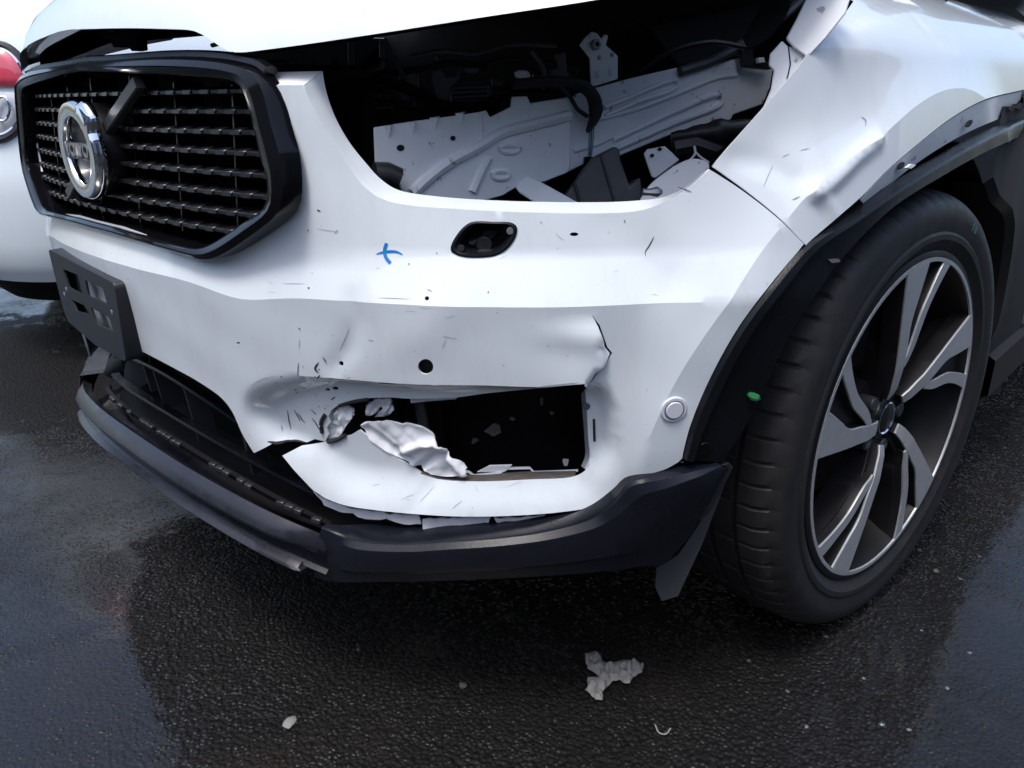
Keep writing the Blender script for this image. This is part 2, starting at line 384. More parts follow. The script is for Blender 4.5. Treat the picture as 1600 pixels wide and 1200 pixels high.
# ================================================================== ground
def ground_mat():
    m = bpy.data.materials.new('wet_asphalt'); m.use_nodes = True; n = m.node_tree; p = n.nodes['Principled BSDF']; L = n.links.new
    tc = n.nodes.new('ShaderNodeTexCoord')
    def noi(sc_, det=4, rg=.55):
        t = n.nodes.new('ShaderNodeTexNoise'); t.inputs['Scale'].default_value = sc_; t.inputs['Detail'].default_value = det; t.inputs['Roughness'].default_value = rg; L(tc.outputs['Object'], t.inputs['Vector']); return t.outputs['Fac']
    def rng_(v, a, b, c, d):
        r = n.nodes.new('ShaderNodeMapRange'); r.inputs['From Min'].default_value = a; r.inputs['From Max'].default_value = b; r.inputs['To Min'].default_value = c; r.inputs['To Max'].default_value = d; L(v, r.inputs['Value']); return r.outputs[0]
    def mth(op, a, b):
        x = n.nodes.new('ShaderNodeMath'); x.operation = op
        for k, q in enumerate((a, b)):
            if isinstance(q, (int, float)): x.inputs[k].default_value = q
            else: L(q, x.inputs[k])
        return x.outputs[0]
    vor = n.nodes.new('ShaderNodeTexVoronoi'); vor.inputs['Scale'].default_value = 240; L(tc.outputs['Object'], vor.inputs['Vector'])
    vor2 = n.nodes.new('ShaderNodeTexVoronoi'); vor2.inputs['Scale'].default_value = 330; L(tc.outputs['Object'], vor2.inputs['Vector'])
    big = noi(1.7, 5, .6); mid = noi(9, 5, .6); fine = noi(150, 6, .7)
    wet = rng_(mth('ADD', big, mth('MULTIPLY', mid, .35)), .52, .86, 0, 1)       # 1 = standing film of water
    agg = rng_(vor.outputs['Distance'], 0, .8, 1, 0)
    ramp = n.nodes.new('ShaderNodeMix'); ramp.data_type = 'RGBA'; ramp.inputs[6].default_value = (.0022, .0021, .0022, 1); ramp.inputs[7].default_value = (.012, .0108, .0105, 1)
    L(mth('MULTIPLY', mth('ADD', fine, agg), .5), ramp.inputs[0])
    br = n.nodes.new('ShaderNodeMix'); br.data_type = 'RGBA'; br.inputs[7].default_value = (.017, .012, .009, 1)
    L(rng_(noi(3.1, 3), .55, .75, 0, .7), br.inputs[0]); L(ramp.outputs[2], br.inputs[6])
    # pale grains of grit
    grit = rng_(vor2.outputs['Color'], .94, .97, 0, 1)
    gm = n.nodes.new('ShaderNodeMix'); gm.data_type = 'RGBA'; gm.inputs[7].default_value = (.05, .05, .05, 1)
    L(mth('MULTIPLY', grit, rng_(mid, .5, .6, 0, 1)), gm.inputs[0]); L(br.outputs[2], gm.inputs[6])
    L(gm.outputs[2], p.inputs['Base Color'])
    p.inputs['Roughness'].default_value = .6; p.inputs['Specular IOR Level'].default_value = .15
    # film of water: a clear coat whose surface follows the grains, flatter where a puddle stands
    def near(px, r, warp=.5):
        c = on_plane([px], (0, 0, 0), (0, 0, 1))[0]
        sub_ = n.nodes.new('ShaderNodeVectorMath'); sub_.operation = 'DISTANCE'; sub_.inputs[1].default_value = tuple(c); L(tc.outputs['Object'], sub_.inputs[0])
        return rng_(mth('ADD', sub_.outputs['Value'], mth('MULTIPLY', mth('SUBTRACT', mid, .5), warp*r)), r*.9, r*1.05, 1, 0)
    dry = mth('MAXIMUM', near((60, 600), .42, 1.6), near((-150, 560), .6, 1.6))
    pud = mth('MULTIPLY', near((1640, 1190), .15, 2.2), .55)
    film = rng_(mth('ADD', big, mth('MULTIPLY', mid, .4)), .50, .78, .35, 1)
    cw_ = mth('MAXIMUM', mth('MULTIPLY', film, mth('SUBTRACT', 1, mth('MULTIPLY', dry, .85))), pud)
    L(cw_, p.inputs['Coat Weight']); p.inputs['Coat IOR'].default_value = 1.45
    L(rng_(pud, 0, 1, .07, .03), p.inputs['Coat Roughness'])
    # rounded stones (two sizes) standing in the film; the film fills the gaps where water stands
    v1 = n.nodes.new('ShaderNodeTexVoronoi'); v1.inputs['Scale'].default_value = 145; v1.inputs['Randomness'].default_value = 1; L(tc.outputs['Object'], v1.inputs['Vector'])
    sc1 = n.nodes.new('ShaderNodeSeparateColor'); L(v1.outputs['Color'], sc1.inputs[0])
    dome = mth('SUBTRACT', sc1.outputs[0], mth('MULTIPLY', mth('MULTIPLY', v1.outputs['Distance'], v1.outputs['Distance']), 2.2))
    hgt = mth('ADD', mth('MULTIPLY', dome, .8), mth('MULTIPLY', noi(230, 4, .65), .9))
    lvl = rng_(mth('ADD', big, mth('MULTIPLY', mid, .5)), .5, .95, .25, 1.05)
    hw = n.nodes.new('ShaderNodeMath'); hw.operation = 'SMOOTH_MAX'; hw.inputs[2].default_value = .12; L(hgt, hw.inputs[0]); L(mth('MAXIMUM', lvl, mth('MULTIPLY', pud, 1.6)), hw.inputs[1])
    b = n.nodes.new('ShaderNodeBump'); b.inputs['Distance'].default_value = .0022; b.inputs['Strength'].default_value = 1; L(hgt, b.inputs['Height']); L(b.outputs[0], p.inputs['Normal'])
    bc = n.nodes.new('ShaderNodeBump'); bc.inputs['Distance'].default_value = .0022; bc.inputs['Strength'].default_value = 1; L(hw.outputs[0], bc.inputs['Height']); L(bc.outputs[0], p.inputs['Coat Normal'])
    M['ground'] = m
ground_mat()
g = mesh('ground', [(-900, -900, 0), (900, -900, 0), (900, 900, 0), (-900, 900, 0)], [(0, 1, 2, 3)], 'ground', smooth=False)
tag(g, 'dark wet asphalt yard surface with pale grit', kind='structure')

# ================================================================== the damaged white car
car = thing('damaged_car', 'white car with smashed front bumper, missing headlight and black grille', 'car')
def part(name, label=None):
    o = bpy.data.objects.new(name, None); COL.objects.link(o); o.parent = car; o.empty_display_size = .05
    if label: o['label'] = label
    return o

# ---- bumper: fog-lamp recess, crack and dents as displacements of the guide surface
REC = px_sz(cr([(378, 640), (384, 612), (415, 593), (465, 587), (640, 600), (830, 604), (920, 599), (948, 606), (962, 635), (969, 690), (975, 745), (945, 790), (880, 810), (700, 814), (540, 797), (470, 762), (400, 712)], 6, True))
CRACK = px_sz([(925, 492), (933, 508), (940, 527), (945, 542), (953, 552), (941, 570), (930, 585), (921, 600)])
RECm = REC*[-1, 1]
def zc(s): return .64-.012*np.exp(-((np.abs(s)-.37)/.07)**2)
def recess(s, z):
    p = np.column_stack([np.abs(s), z]); d = np.where(inside(p, REC), dist_poly(p, REC, True), 0)
    wd = .014+.055*(1-sstep(.40, .46, z))+.030*(1-sstep(.40, .50, np.abs(s)))
    return -.026*sstep(0, 1, d/wd)
def ridge(s, z, line, h, wd):
    return h*np.exp(-(dist_poly(np.column_stack([s, z]), line)/wd)**2)
D1 = px_sz([(548, 470), (556, 500), (548, 540), (520, 575)])
D2 = px_sz([(700, 480), (660, 520), (600, 560)])
D3 = px_sz([(960, 350), (1010, 400), (1040, 440)])
D4 = px_sz([(640, 800), (665, 770), (690, 755)])
D5 = px_sz([(330, 440), (345, 480), (330, 560)])
def o1(s, z):
    o = o0(s, z+.64-zc(s))+recess(s, z)
    p = np.column_stack([s, z])
    near = s > 0.02
    o = o+np.where(near, ridge(s, z, D1, -.003, .012)+ridge(s, z, D2, .002, .03)+ridge(s, z, D3, -.0035, .03)+ridge(s, z, D4, -.003, .009), 0)
    # skin left of the crack stands proud of the skin right of it
    dc = dist_poly(p, CRACK); zz = CRACK[:, 1]; xs = np.interp(z, zz[::-1], CRACK[::-1, 0])
    left = (s < xs) & (z < zz.max()+.0) & (z > zz.min()-.01)
    o = o+np.where(near & left, .010*np.exp(-(dc/.045)**2)*sstep(zz.max(), zz.max()-.03, z), 0)
    return o+.0005*np.sin(s*37+z*21)*np.sin(z*43-s*13)*near
def szs(px, n=6, smooth=True, ofn=o1):
    return px_sz(cr(px, n) if smooth else lin(px, 7), ofn)
e_grille = szs([(405, 136), (420, 195), (433, 250), (434, 315), (425, 332), (395, 356), (338, 392), (320, 396), (300, 391), (230, 368), (190, 354)])
e_post = szs([(409, 133), (440, 133), (473, 133)], smooth=False)
PX_OPEN = [(475, 135), (484, 158), (512, 208), (545, 260), (568, 291), (597, 311), (642, 321), (707, 326), (805, 331), (951, 333), (1005, 328), (1045, 312), (1080, 290), (1107, 264)]
e_open = szs(PX_OPEN)
e_seam = szs([(1108, 264), (1160, 298), (1215, 341), (1256, 381)])
e_arch = szs([(1256, 382), (1208, 439), (1154, 511), (1109, 592), (1079, 664), (1068, 705), (1066, 716)])
e_bot = szs([(1060, 722), (1040, 733), (996, 746), (972, 757), (943, 780), (919, 793), (878, 800), (797, 806), (716, 807), (659, 804), (594, 798), (541, 790), (512, 780), (488, 765)])
e_tip = szs([(441, 712), (472, 696), (500, 692), (529, 685), (548, 680), (562, 672)], smooth=False)
e_hole1 = szs([(564, 674), (577, 683), (614, 712), (642, 728), (675, 746), (736, 752), (829, 749), (898, 744), (917, 732), (923, 716), (921, 683), (919, 642), (916, 612), (917, 600)])
e_hole2 = szs([(912, 600), (878, 603), (817, 609), (756, 615), (712, 621), (642, 623), (610, 621), (577, 622)])
e_tear = szs([(562, 626), (548, 627), (540, 633), (527, 634), (518, 641), (513, 650), (517, 660), (510, 668), (514, 678), (508, 690), (492, 686), (480, 691), (468, 689), (450, 687), (431, 690), (415, 699), (397, 708)], smooth=False)
e_int = szs([(396, 707), (379, 679), (362, 642), (345, 621), (311, 597), (268, 573), (222, 549)])
zg = e_grille[-1, 1]; zi = e_int[-1, 1]
right = np.vstack([e_grille[::-1], e_post[1:], e_open[1:], e_seam[1:], e_arch[1:], e_bot, e_tip, e_hole1[1:], e_hole2, e_tear, e_int[1:]])
e_botL = np.vstack([e_bot, szs([(441, 712), (420, 712)], smooth=False)])
left = np.vstack([e_grille[::-1], e_post[1:], e_open[1:], e_seam[1:], e_arch[1:], e_bot[:-36], e_int])*[-1, 1]
cz = np.linspace(-e_int[-1, 0], e_int[-1, 0], 12)[1:-1]
outer = np.vstack([right, np.column_stack([-cz, np.full(10, zi)]), left[::-1]])
cz = np.linspace(-e_grille[-1, 0], e_grille[-1, 0], 12)[1:-1]
outer = np.vstack([outer, np.column_stack([cz, np.full(10, zg)])])
slit = np.vstack([CRACK, CRACK[::-1][1:-1]+[.0028, 0]]) 
def circ_px(c, rx, ry, n=20): 
    t = np.arange(n)/n*2*math.pi; return [(c[0]+rx*math.cos(a), c[1]+ry*math.sin(a)) for a in t]
h_sensor = px_sz(circ_px((665, 573), 12, 12), o1)
h_dot = px_sz(circ_px((667, 466), 3.5, 3.5, 8), o1)
WASH = cr([(706, 390), (716, 366), (736, 348), (770, 347), (800, 349), (807, 357), (800, 378), (780, 396), (755, 401), (720, 399)], 4, True)
h_wash = px_sz(WASH, o1)
h_slot = px_sz(circ_px((897, 366), 7, 3, 10), o1)
h_fogm = np.vstack([e_hole1, e_hole2])*[-1, 1]
holes = [slit, h_sensor, h_dot, h_wash, h_slot, h_fogm]
for c, rx, ry in (((533, 568), 4, 4), ((524, 607), 5, 3), ((512, 609), 4, 2.5), ((372, 536), 3, 2)):
    holes.append(px_sz(circ_px(c, rx, ry, 8), o1))
ln = np.linspace(-.95, .95, 200); crease = np.column_stack([ln, zc(ln)])
crease = crease[inside(crease, outer)]
rtop = px_sz(cr([(465, 587), (520, 591), (640, 600), (760, 602.5), (830, 604), (880, 602)], 8)); rtop = rtop[inside(rtop, outer)]
_al = arch_line(.322, .52, 60); _al = _al[inside(_al, outer)]
bumper = panel('bumper_cover', outer, holes, o1, 'paint', car, spacing=.009, thick=.0028, lines=[crease, rtop, _al])
bumper['label'] = 'white bumper cover, torn and cracked around the empty fog lamp opening'
# turned-in edge of the headlight opening
A = hit(cr(PX_OPEN, 6), guide_f(o1)); A = resample(A, 90)
PXIN = [(504, 112), (509, 140), (522, 179), (545, 221), (571, 254), (594, 279), (620, 296), (675, 306), (772, 313), (902, 316), (987, 314), (1039, 307), (1073, 291), (1106, 262)]
B = resample(hit(cr(PXIN, 6), guide_f(o1, -.022)), 90)
ribbon('opening_flange', A, B, 'paint', bumper, 3, .002)
A = hit(lin([(409, 134), (473, 134)], 8), guide_f(o1)); B = hit(lin([(419, 113), (504, 111)], 8*95/64), guide_f(o1, -.03)); k = min(len(A), len(B))
ribbon('post_flange', resample(A, 9), resample(B, 9), 'raw_edge', bumper, 2, .002)

# ---- fender
f_seam = [(1259, 383), (1217, 340), (1163, 296), (1113, 260)]
f_light = [(1113, 259), (1150, 217), (1190, 172), (1228, 128), (1260, 88), (1279, 50)]
FSH = px_sz([(1279, 64), (1320, 50), (1355, 37), (1430, 8), (1500, -20), (1600, -60)])
FD1 = px_sz([(1375, 217), (1340, 245), (1300, 285), (1270, 300)])
FD2 = px_sz([(1180, 235), (1225, 215), (1290, 205), (1350, 190)])
FD3 = px_sz([(1275, 300), (1300, 320), (1310, 345)])
FD4 = px_sz([(1360, 70), (1372, 120), (1365, 180)])
FD5 = px_sz([(1440, 40), (1460, 60), (1490, 70)])
FD6 = px_sz([(1150, 250), (1200, 255), (1240, 280)])
def of(s, z):
    o = o0(s, z)
    zl = np.interp(s, FSH[:, 0], FSH[:, 1], left=FSH[0, 1], right=FSH[-1, 1]); st = sstep(zl-.003, zl+.010, z)
    o = o-.010*st
    n_ = s > 0
    return o+np.where(n_, ridge(s, z, FD1, .006, .009)+ridge(s, z, FD2, -.0025, .035)+ridge(s, z, FD3, .003, .008)+ridge(s, z, FD5, -.002, .010)+ridge(s, z, FD6, -.0025, .014), 0)
f_arch_px = [(1259, 382), (1313, 336), (1348, 305), (1386, 266), (1435, 224), (1488, 183), (1540, 155), (1600, 140)]
fa = px_sz(cr(f_arch_px, 6), of)
# rear half of the arch, out of the picture: a circle about the hub
def sz_circle(r, a0, a1, n):
    a = np.linspace(a0, a1, n); y = WC[1]+r*np.cos(a); z = WC[2]+r*np.sin(a)
    return np.column_stack([np.interp(y, PLAN[len(PLAN)//2:, 1], PS[len(PLAN)//2:]), z])
ye = np.interp(fa[-1, 0], PS, PLAN[:, 1]); ae = math.atan2(fa[-1, 1]-WC[2], ye-WC[1]); re_ = math.hypot(fa[-1, 1]-WC[2], ye-WC[1])
fr_ = sz_circle(.64, ae-.45, -.10, 22)
sdoor = np.interp(1.62, PLAN[len(PLAN)//2:, 1], PS[len(PLAN)//2:])
ft = px_sz(cr([(1280, 49), (1300, 34), (1320, 20), (1335, 0)], 4), of)
ztop = 1.02
fo = np.vstack([px_sz(cr(f_seam, 5), of), px_sz(cr(f_light, 5), of)[1:], ft[1:], lin([(ft[-1, 0]+.02, ztop), (sdoor, ztop+.01), (sdoor, .27), (fr_[-1, 0]+.01, .27)], .03), fr_[::-1], fa[::-1][:-1]])
shl = FSH[(FSH[:, 0] > 0)]
_al = arch_line(.44, 1.0, 110); _al = _al[inside(_al, fo)]
fender = panel('fender', fo, [], of, 'paint', car, spacing=.007, thick=.002, lines=[_al])
fender['label'] = 'dented white front fender above the wheel'
ome = fo*[-1, 1]
fender2 = panel('fender', ome[::-1], [], of, 'paint', car, spacing=.02, thick=.002)
f2v = fender2.data
# ---- wheel-arch trim
def trim(name, pxo, pxi, m, offs, sign=1, n=70):
    a = resample(px_sz(cr(pxo, 8), o0), n); b = resample(px_sz(cr(pxi, 8), o0), n)
    rows = []
    for t, o_ in offs:
        q = a+(b-a)*t; rows.append(surf(q*[sign, 1], o0, o_))
    return loft(name, rows, m, car, sharp=24)
c_out = [(1067, 716), (1080, 664), (1110, 592), (1155, 511), (1209, 439), (1259, 382), (1325, 341), (1400, 291), (1480, 242), (1540, 210), (1600, 183), (1622, 176)]
c_in = [(1134, 722), (1178, 652), (1214, 574), (1244, 514), (1270, 476), (1316, 409), (1395, 326), (1470, 278), (1540, 239), (1600, 213), (1622, 205)]
OFF = [(0.02, -.012), (0.0, .002), (.03, .008), (.16, .010), (.19, .002), (.5, .003), (.92, .001), (1.0, -.005), (1.0, -.04)]
tr = trim('wheel_arch_trim', c_out, c_in, 'matte_black', OFF)
for sg in (1, -1):
    an = np.linspace(2.9 if sg < 0 else ae+.12, -.22, 46); ro = np.interp(an, [.05, ae-.45, ae, ae+.12], [.78, .655, re_+.012, re_-.03]) if sg > 0 else .50+.15*(1-sstep(.45, 1.15, an))
    rows = []
    for k_, o_ in ((1.0, -.004), (1.005, .004), (.97, .006), (.5, .004), (.06, .002), (0., -.01), (0., -.06)):
        rr = .428+(ro-.428)*k_; y = WC[1]+rr*np.cos(an); z = WC[2]+rr*np.sin(an)
        q = np.column_stack([np.interp(y, PLAN[len(PLAN)//2:, 1], PS[len(PLAN)//2:]), z]); rows.append(surf(q*[sg, 1], o0, o_-(.016 if sg > 0 else 0)*sstep(ae-.1, ae, an)))
    loft('wheel_arch_trim', rows, 'rim_shadow', car, sharp=24)
tr['label'] = 'black plastic wheel arch trim hanging loose under the white fender'
# ================================================================== wheel
def build_wheel(name, loc, rotz, full=True):
    wroot = bpy.data.objects.new(name, None); COL.objects.link(wroot); wroot.parent = car; wroot.location = loc; wroot.rotation_euler = (0, 0, rotz)
    # local: +X outwards (outer face at 0), Y rearwards, Z up
    prof = [(-.020, .262), (-.010, .268), (-.003, .282), (.004, .292), (.0045, .300), (.002, .304), (.006, .322), (.005, .336), (-.002, .347), (-.012, .3555), (-.022, .3605),
            (-.034, .3635), (-.056, .3648), (-.0575, .358), (-.0645, .358), (-.066, .3652), (-.096, .3655), (-.0975, .358), (-.105, .358), (-.1065, .3655), (-.137, .3655), (-.1385, .358), (-.146, .358), (-.1475, .3652),
            (-.178, .3648), (-.1795, .358), (-.1855, .358), (-.187, .3645), (-.208, .3625), (-.222, .357), (-.234, .344), (-.241, .325), (-.238, .29), (-.225, .262)]
    nb, per = 66, 5; na = nb*per; rows = []
    for j in range(na):
        k = j % per; a = 2*math.pi*(j+(0 if k else 0))/na; row = []
        frac = (0, .06, .12, .5, .88)[k]; a = 2*math.pi*((j//per)+frac)/nb
        for (x, r) in prof:
            rr = r; aa = a
            if -.05 <= x <= -.010 or -.22 <= x <= -.195:
                aa = a - .35*(abs(x+.034))  # sipes lean a little
                if k in (0, 1): rr -= .0045 if x < -.015 else .0015
            elif -.187 <= x <= -.066 and r > .36 and k in (0, 1) and (j//per) % 2 == 0: rr -= .002
            z = rr*math.sin(aa)
            if z < -.3575: z = -.3575-(abs(z)-.3575)*.15
            row.append((x, rr*math.cos(aa), z))
        rows.append(row)
    rows.append(rows[0])
    ty = loft('tyre', rows, 'rubber', wroot, sharp=30)
    # raised block lettering band and ring lines on the sidewall
    def lathe(nm, pr, m, seg=96, sharp=30):
        rr = []
        for j in range(seg+1):
            a = 2*math.pi*j/seg; rr.append([(x, r*math.cos(a), r*math.sin(a)) for x, r in pr])
        return loft(nm, rr, m, wroot, sharp=sharp)
    lathe('rim_lip', [(-.020, .262), (-.006, .2625), (-.002, .266), (-.002, .2705), (-.004, .275), (-.010, .2775)], 'rim_dark')
    lathe('rim_edge', [(-.0045, .2585), (-.0012, .2590), (-.0012, .2650), (-.0045, .2655)], 'rim_face')
    lathe('rim_barrel', [(-.006, .2590), (-.03, .252), (-.06, .238), (-.12, .232), (-.20, .240), (-.225, .262)], 'rim_dark')
    lathe('wheel_back', [(-.17, .238), (-.17, .07), (-.10, .06), (-.10, .001)], 'rim_shadow', 48)
    lathe('brake_disc', [(-.115, .06), (-.115, .165), (-.135, .165), (-.135, .06)], 'brake', 64)
    def X(r): return np.interp(r, [.03, .06, .10, .16, .262], [-.022, -.012, -.006, -.004, -.002])
    mid0 = math.radians(84)
    def poly(pts):   # (r, phi) -> 3-D local on the dished face
        q = []
        for r, ph in pts: q.append((r, ph))
        return np.array(q)
    def sp(r, ph, mid, dx=0.): a = mid+math.radians(ph); return (float(X(r))+dx, r*math.cos(a), r*math.sin(a))
    def strip(nm, lft, rgt, mid, dx, th, m, n=18, drop=0.):
        lft, rgt = cr(lft, 6), cr(rgt, 6); rs = np.linspace(max(lft[0, 0], rgt[0, 0]), .2625, n); rows = []
        for r1 in rs:
            r2 = r1; p1, p2 = np.interp(r1, lft[:, 0], lft[:, 1]), np.interp(r1, rgt[:, 0], rgt[:, 1])
            a, b = np.array(sp(r1, p1, mid, dx)), np.array(sp(r2, p2, mid, dx)); c = (a+b)/2
            back = np.array([-th, 0, 0]); ca, cb = c+(a-c)*.86, c+(b-c)*.86
            rows.append([a+back, a+np.array([-.0012, 0, 0]), a+(c-a)*.04, b+(c-b)*.04, b+np.array([-.0012, 0, 0]), b+back])
        return loft(nm, rows, m, wroot, closed=True, cap=True, sharp=25)
    for i in range(5):
        mid = mid0+i*2*math.pi/5
        strip('spoke', [(.035, 55), (.07, 30), (.13, 22), (.20, 18.5), (.2625, 18.5)], [(.035, -20), (.07, 4), (.10, 5), (.13, -3), (.18, -7), (.2625, -14)], mid, -.014, .04, 'rim_dark', 24)
        strip('spoke_face', [(.045, 34), (.09, 27.5), (.13, 24), (.18, 22), (.23, 20.6), (.2625, 20)], [(.045, 8), (.08, 11.5), (.11, 11.5), (.155, 12), (.178, 11), (.20, 8.6), (.235, 5.8), (.2625, 4.2)], mid, .001, .003, 'rim_face', 30)
        strip('spoke_face', [(.095, 16), (.13, 6.6), (.18, 1.4), (.21, -2.6), (.2625, -8.2)], [(.095, 8), (.13, -1.4), (.18, -5.2), (.21, -8.4), (.2625, -14.4)], mid, .0005, .003, 'rim_face', 22)
        strip('spoke_arm', [(.045, 34), (.09, 27.5), (.13, 24), (.18, 22), (.23, 20.6), (.2625, 20)], [(.045, 8), (.08, 11.5), (.11, 11.5), (.155, 12), (.178, 11), (.20, 8.6), (.235, 5.8), (.2625, 4.2)], mid, -.002, .028, 'rim_dark', 30)
        strip('spoke_arm', [(.095, 16), (.13, 6.6), (.18, 1.4), (.21, -2.6), (.2625, -8.2)], [(.095, 8), (.13, -1.4), (.18, -5.2), (.21, -8.4), (.2625, -14.4)], mid, -.0025, .028, 'rim_dark', 22)
        a = mid+math.radians(36); a = mid+math.radians(58); c = np.array((-.058, .057*math.cos(a), .057*math.sin(a)))
        disc('lug_nut', c+(.034, 0, 0), (1, 0, 0), .0125, .04, 'slat_edge', wroot, 14, .003)
    lathe('hub', [(-.030, .026), (-.027, .036), (-.040, .042), (-.050, .070), (-.085, .074)], 'rim_dark', 48)
    lathe('hub_ring', [(-.034, .0275), (-.0215, .028), (-.0205, .0262), (-.0225, .0240)], 'chrome', 40)
    lathe('hub_cap', [(-.0225, .0242), (-.0205, .018), (-.0195, .0005)], 'rim_dark', 40)
    return wroot
STEER = 0.10177
wheel = build_wheel('front_wheel', tuple(WC), -STEER)
wheel['label'] = 'wheel with grey double spokes in a worn black tyre'
# tyre markings: teal paint marks on the sidewall
for k, (a, l) in enumerate(((67.0, .014), (65.2, .012), (64.2, .012))):
    ar = math.radians(a); c = np.array((.0062, 0, 0)); e = np.array((0, math.cos(ar), math.sin(ar))); s_ = np.array((0, -math.sin(ar), math.cos(ar)))
    P = [c+e*(.318), c+e*(.318+l)]
    w_ = .0012
    mesh('paint_mark', [P[0]-s_*w_+(.0012, 0, 0), P[0]+s_*w_+(.0012, 0, 0), P[1]+s_*w_+(.001, 0, 0), P[1]-s_*w_+(.001, 0, 0)], [(0, 1, 2, 3)], 'wire_teal', wheel)
# the other front wheel: a mirrored copy (turned half round)
w2 = wheel.copy(); COL.objects.link(w2); w2.location = (-WC[0], WC[1], WC[2]); w2.rotation_euler = (0, 0, math.pi-STEER); w2.parent = car; w2['label'] = 'front wheel on the far side behind the bumper'
for ch in list(wheel.children):
    c = ch.copy(); COL.objects.link(c); c.parent = w2
# rear wheels
for sx in (1, -1):
    w3 = wheel.copy(); COL.objects.link(w3); w3.location = (sx*WC[0], WC[1]+2.70, WC[2]); w3.rotation_euler = (0, 0, 0 if sx > 0 else math.pi); w3.name = 'rear_wheel'; w3['label'] = 'rear wheel further back along the car'
    for ch in list(wheel.children):
        c = ch.copy(); COL.objects.link(c); c.parent = w3
# ---- wheel-well liner: dark shell around the tyre
for sx in (1, -1):
    rows = []
    for a in np.linspace(math.radians(176), math.radians(-20), 40):
        r = .435+.012*math.sin(a*9); c, s_ = math.cos(a), math.sin(a)
        xo = float(np.interp(WC[1]+.43*c, _h[:, 1], _h[:, 0]))-.012
        rows.append([(sx*x, WC[1]+rr*c, WC[2]+rr*s_) for x, rr in ((xo-.012, .434), (xo-.03, .432), (xo-.06, r), (.70, r), (.55, r), (.52, r-.05))])
    ln_ = loft('wheel_liner', rows, 'bay_black', car, sharp=60); solid(ln_, .003, 0)
    rows = [[(sx*.52, WC[1]+r*math.cos(a), WC[2]+r*math.sin(a)) for a in np.linspace(math.radians(178), math.radians(-20), 40)] for r in (.05, .43)]
    loft('inner_wheel_well', rows, 'bay_black', car)
# ================================================================== grille
grille = part('grille', 'glossy black grille with round chrome emblem')
def yg(x, z): return .012+.20*x*x+.10*(z-.66)
def gf(off=0.): return lambda P: yg(P[:, 0], P[:, 2])-off-P[:, 1]
def g3(xz, off=0.): xz = np.atleast_2d(xz); return np.column_stack([xz[:, 0], yg(xz[:, 0], xz[:, 1])-off, xz[:, 1]])
def gxz(px, off=0.): P = hit(px, gf(off)); return P[:, [0, 2]]
def halfloop(px, n, off):
    q = gxz(cr(px, 8), off); q = q[q[:, 0] > .03]
    q = np.vstack([[(0, q[0, 1]+.002)], q, [(0, q[-1, 1])]]); q = resample(q, n)
    return np.vstack([q, (q*[-1, 1])[::-1][1:-1]])
gO = halfloop([(150, 98), (250, 92), (320, 94), (364, 101), (390, 110), (408, 133), (425, 195), (440, 250), (441, 318), (432, 337), (400, 364), (338, 403), (314, 406), (280, 397), (230, 382), (175, 366)], 90, .012)
gI = halfloop([(150, 112), (200, 115), (280, 119), (344, 124), (362, 130), (372, 145), (392, 216), (400, 252), (407, 270), (407, 321), (370, 350), (313, 386), (293, 388), (250, 378), (200, 364), (175, 356)], 90, .012)
rows = []
for t, o_ in ((0, -.012), (0, .006), (.05, .012), (.42, .016), (.5, .013), (.88, .009), (.97, .007), (1, .002), (1.0, -.095)):
    q = gO+(gI-gO)*t; rows.append(g3(q, o_))
loft('grille_frame', rows, 'gloss_black', grille, closed=True, sharp=24)
# soft strip lying along the top of the frame
tp = gO[(gO[:, 1] > gO[:, 1].max()-.03)]; tp = tp[np.argsort(tp[:, 0])]
st_ = g3(tp, -.008)+np.array([0, 0, .003]); tube('seal_strip', st_, .010, 'matte_black', grille, 8, flat=.75)
# inside the frame: dark backing, thin upright fins, eight rows of slats
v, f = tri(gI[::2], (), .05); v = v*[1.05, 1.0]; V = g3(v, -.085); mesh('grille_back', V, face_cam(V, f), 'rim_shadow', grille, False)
def xmax(z):
    q = gI[gI[:, 0] >= 0]; best = 0
    for a, b in zip(q[:-1], q[1:]):
        if (a[1]-z)*(b[1]-z) <= 0 and abs(a[1]-b[1]) > 1e-6: best = max(best, a[0]+(b[0]-a[0])*(z-a[1])/(b[1]-a[1]))
    return best
zr = [float(gxz([p], -.014)[0, 1]) for p in ((363, 142), (378, 174), (387, 207), (396, 240), (404, 274), (407, 307), (366, 333), (344, 359))]
for i, z in enumerate(zr):
    xm = xmax(z)-.002; bm = bmesh.new()
    xs = np.linspace(-xm, xm, 26)
    def quadstrip(rows_):
        vv = [[bm.verts.new(p) for p in r] for r in rows_]; n = len(rows_[0])
        for j in range(len(vv)-1):
            for k in range(n): bm.faces.new((vv[j][k], vv[j][(k+1) % n], vv[j+1][(k+1) % n], vv[j+1][k]))
        bm.faces.new(vv[0]); bm.faces.new(vv[-1][::-1])
    quadstrip([[tuple(g3((x, z), o_)[0]+np.array((0, 0, dz))) for o_, dz in ((-.012, .0022), (-.055, .005), (-.055, -.002), (-.012, -.0030))] for x in xs])
    x = xm-.010; k = 0
    while x > -xm+.02:
        wd = .019 if k else .016
        if abs(x-wd/2) > .072 or i in (0, 7):
            for xa, xb, h0, h1, pr in ((x-wd, x, -.0034, .0026, .0),):
                quadstrip([[tuple(g3((xx, z), o_)[0]+np.array((0, 0, dz))) for o_, dz in ((-.0105+pr, h1), (-.024, h1+.003), (-.024, h0), (-.0095+pr, h0))] for xx in (xa, xb)])
        x -= .0385; k += 1
    bmesh.ops.recalc_face_normals(bm, faces=bm.faces)
    o = bm_obj('slat', bm, 'dark_grille', grille, sharp=25); bevel(o, .0008, 1)
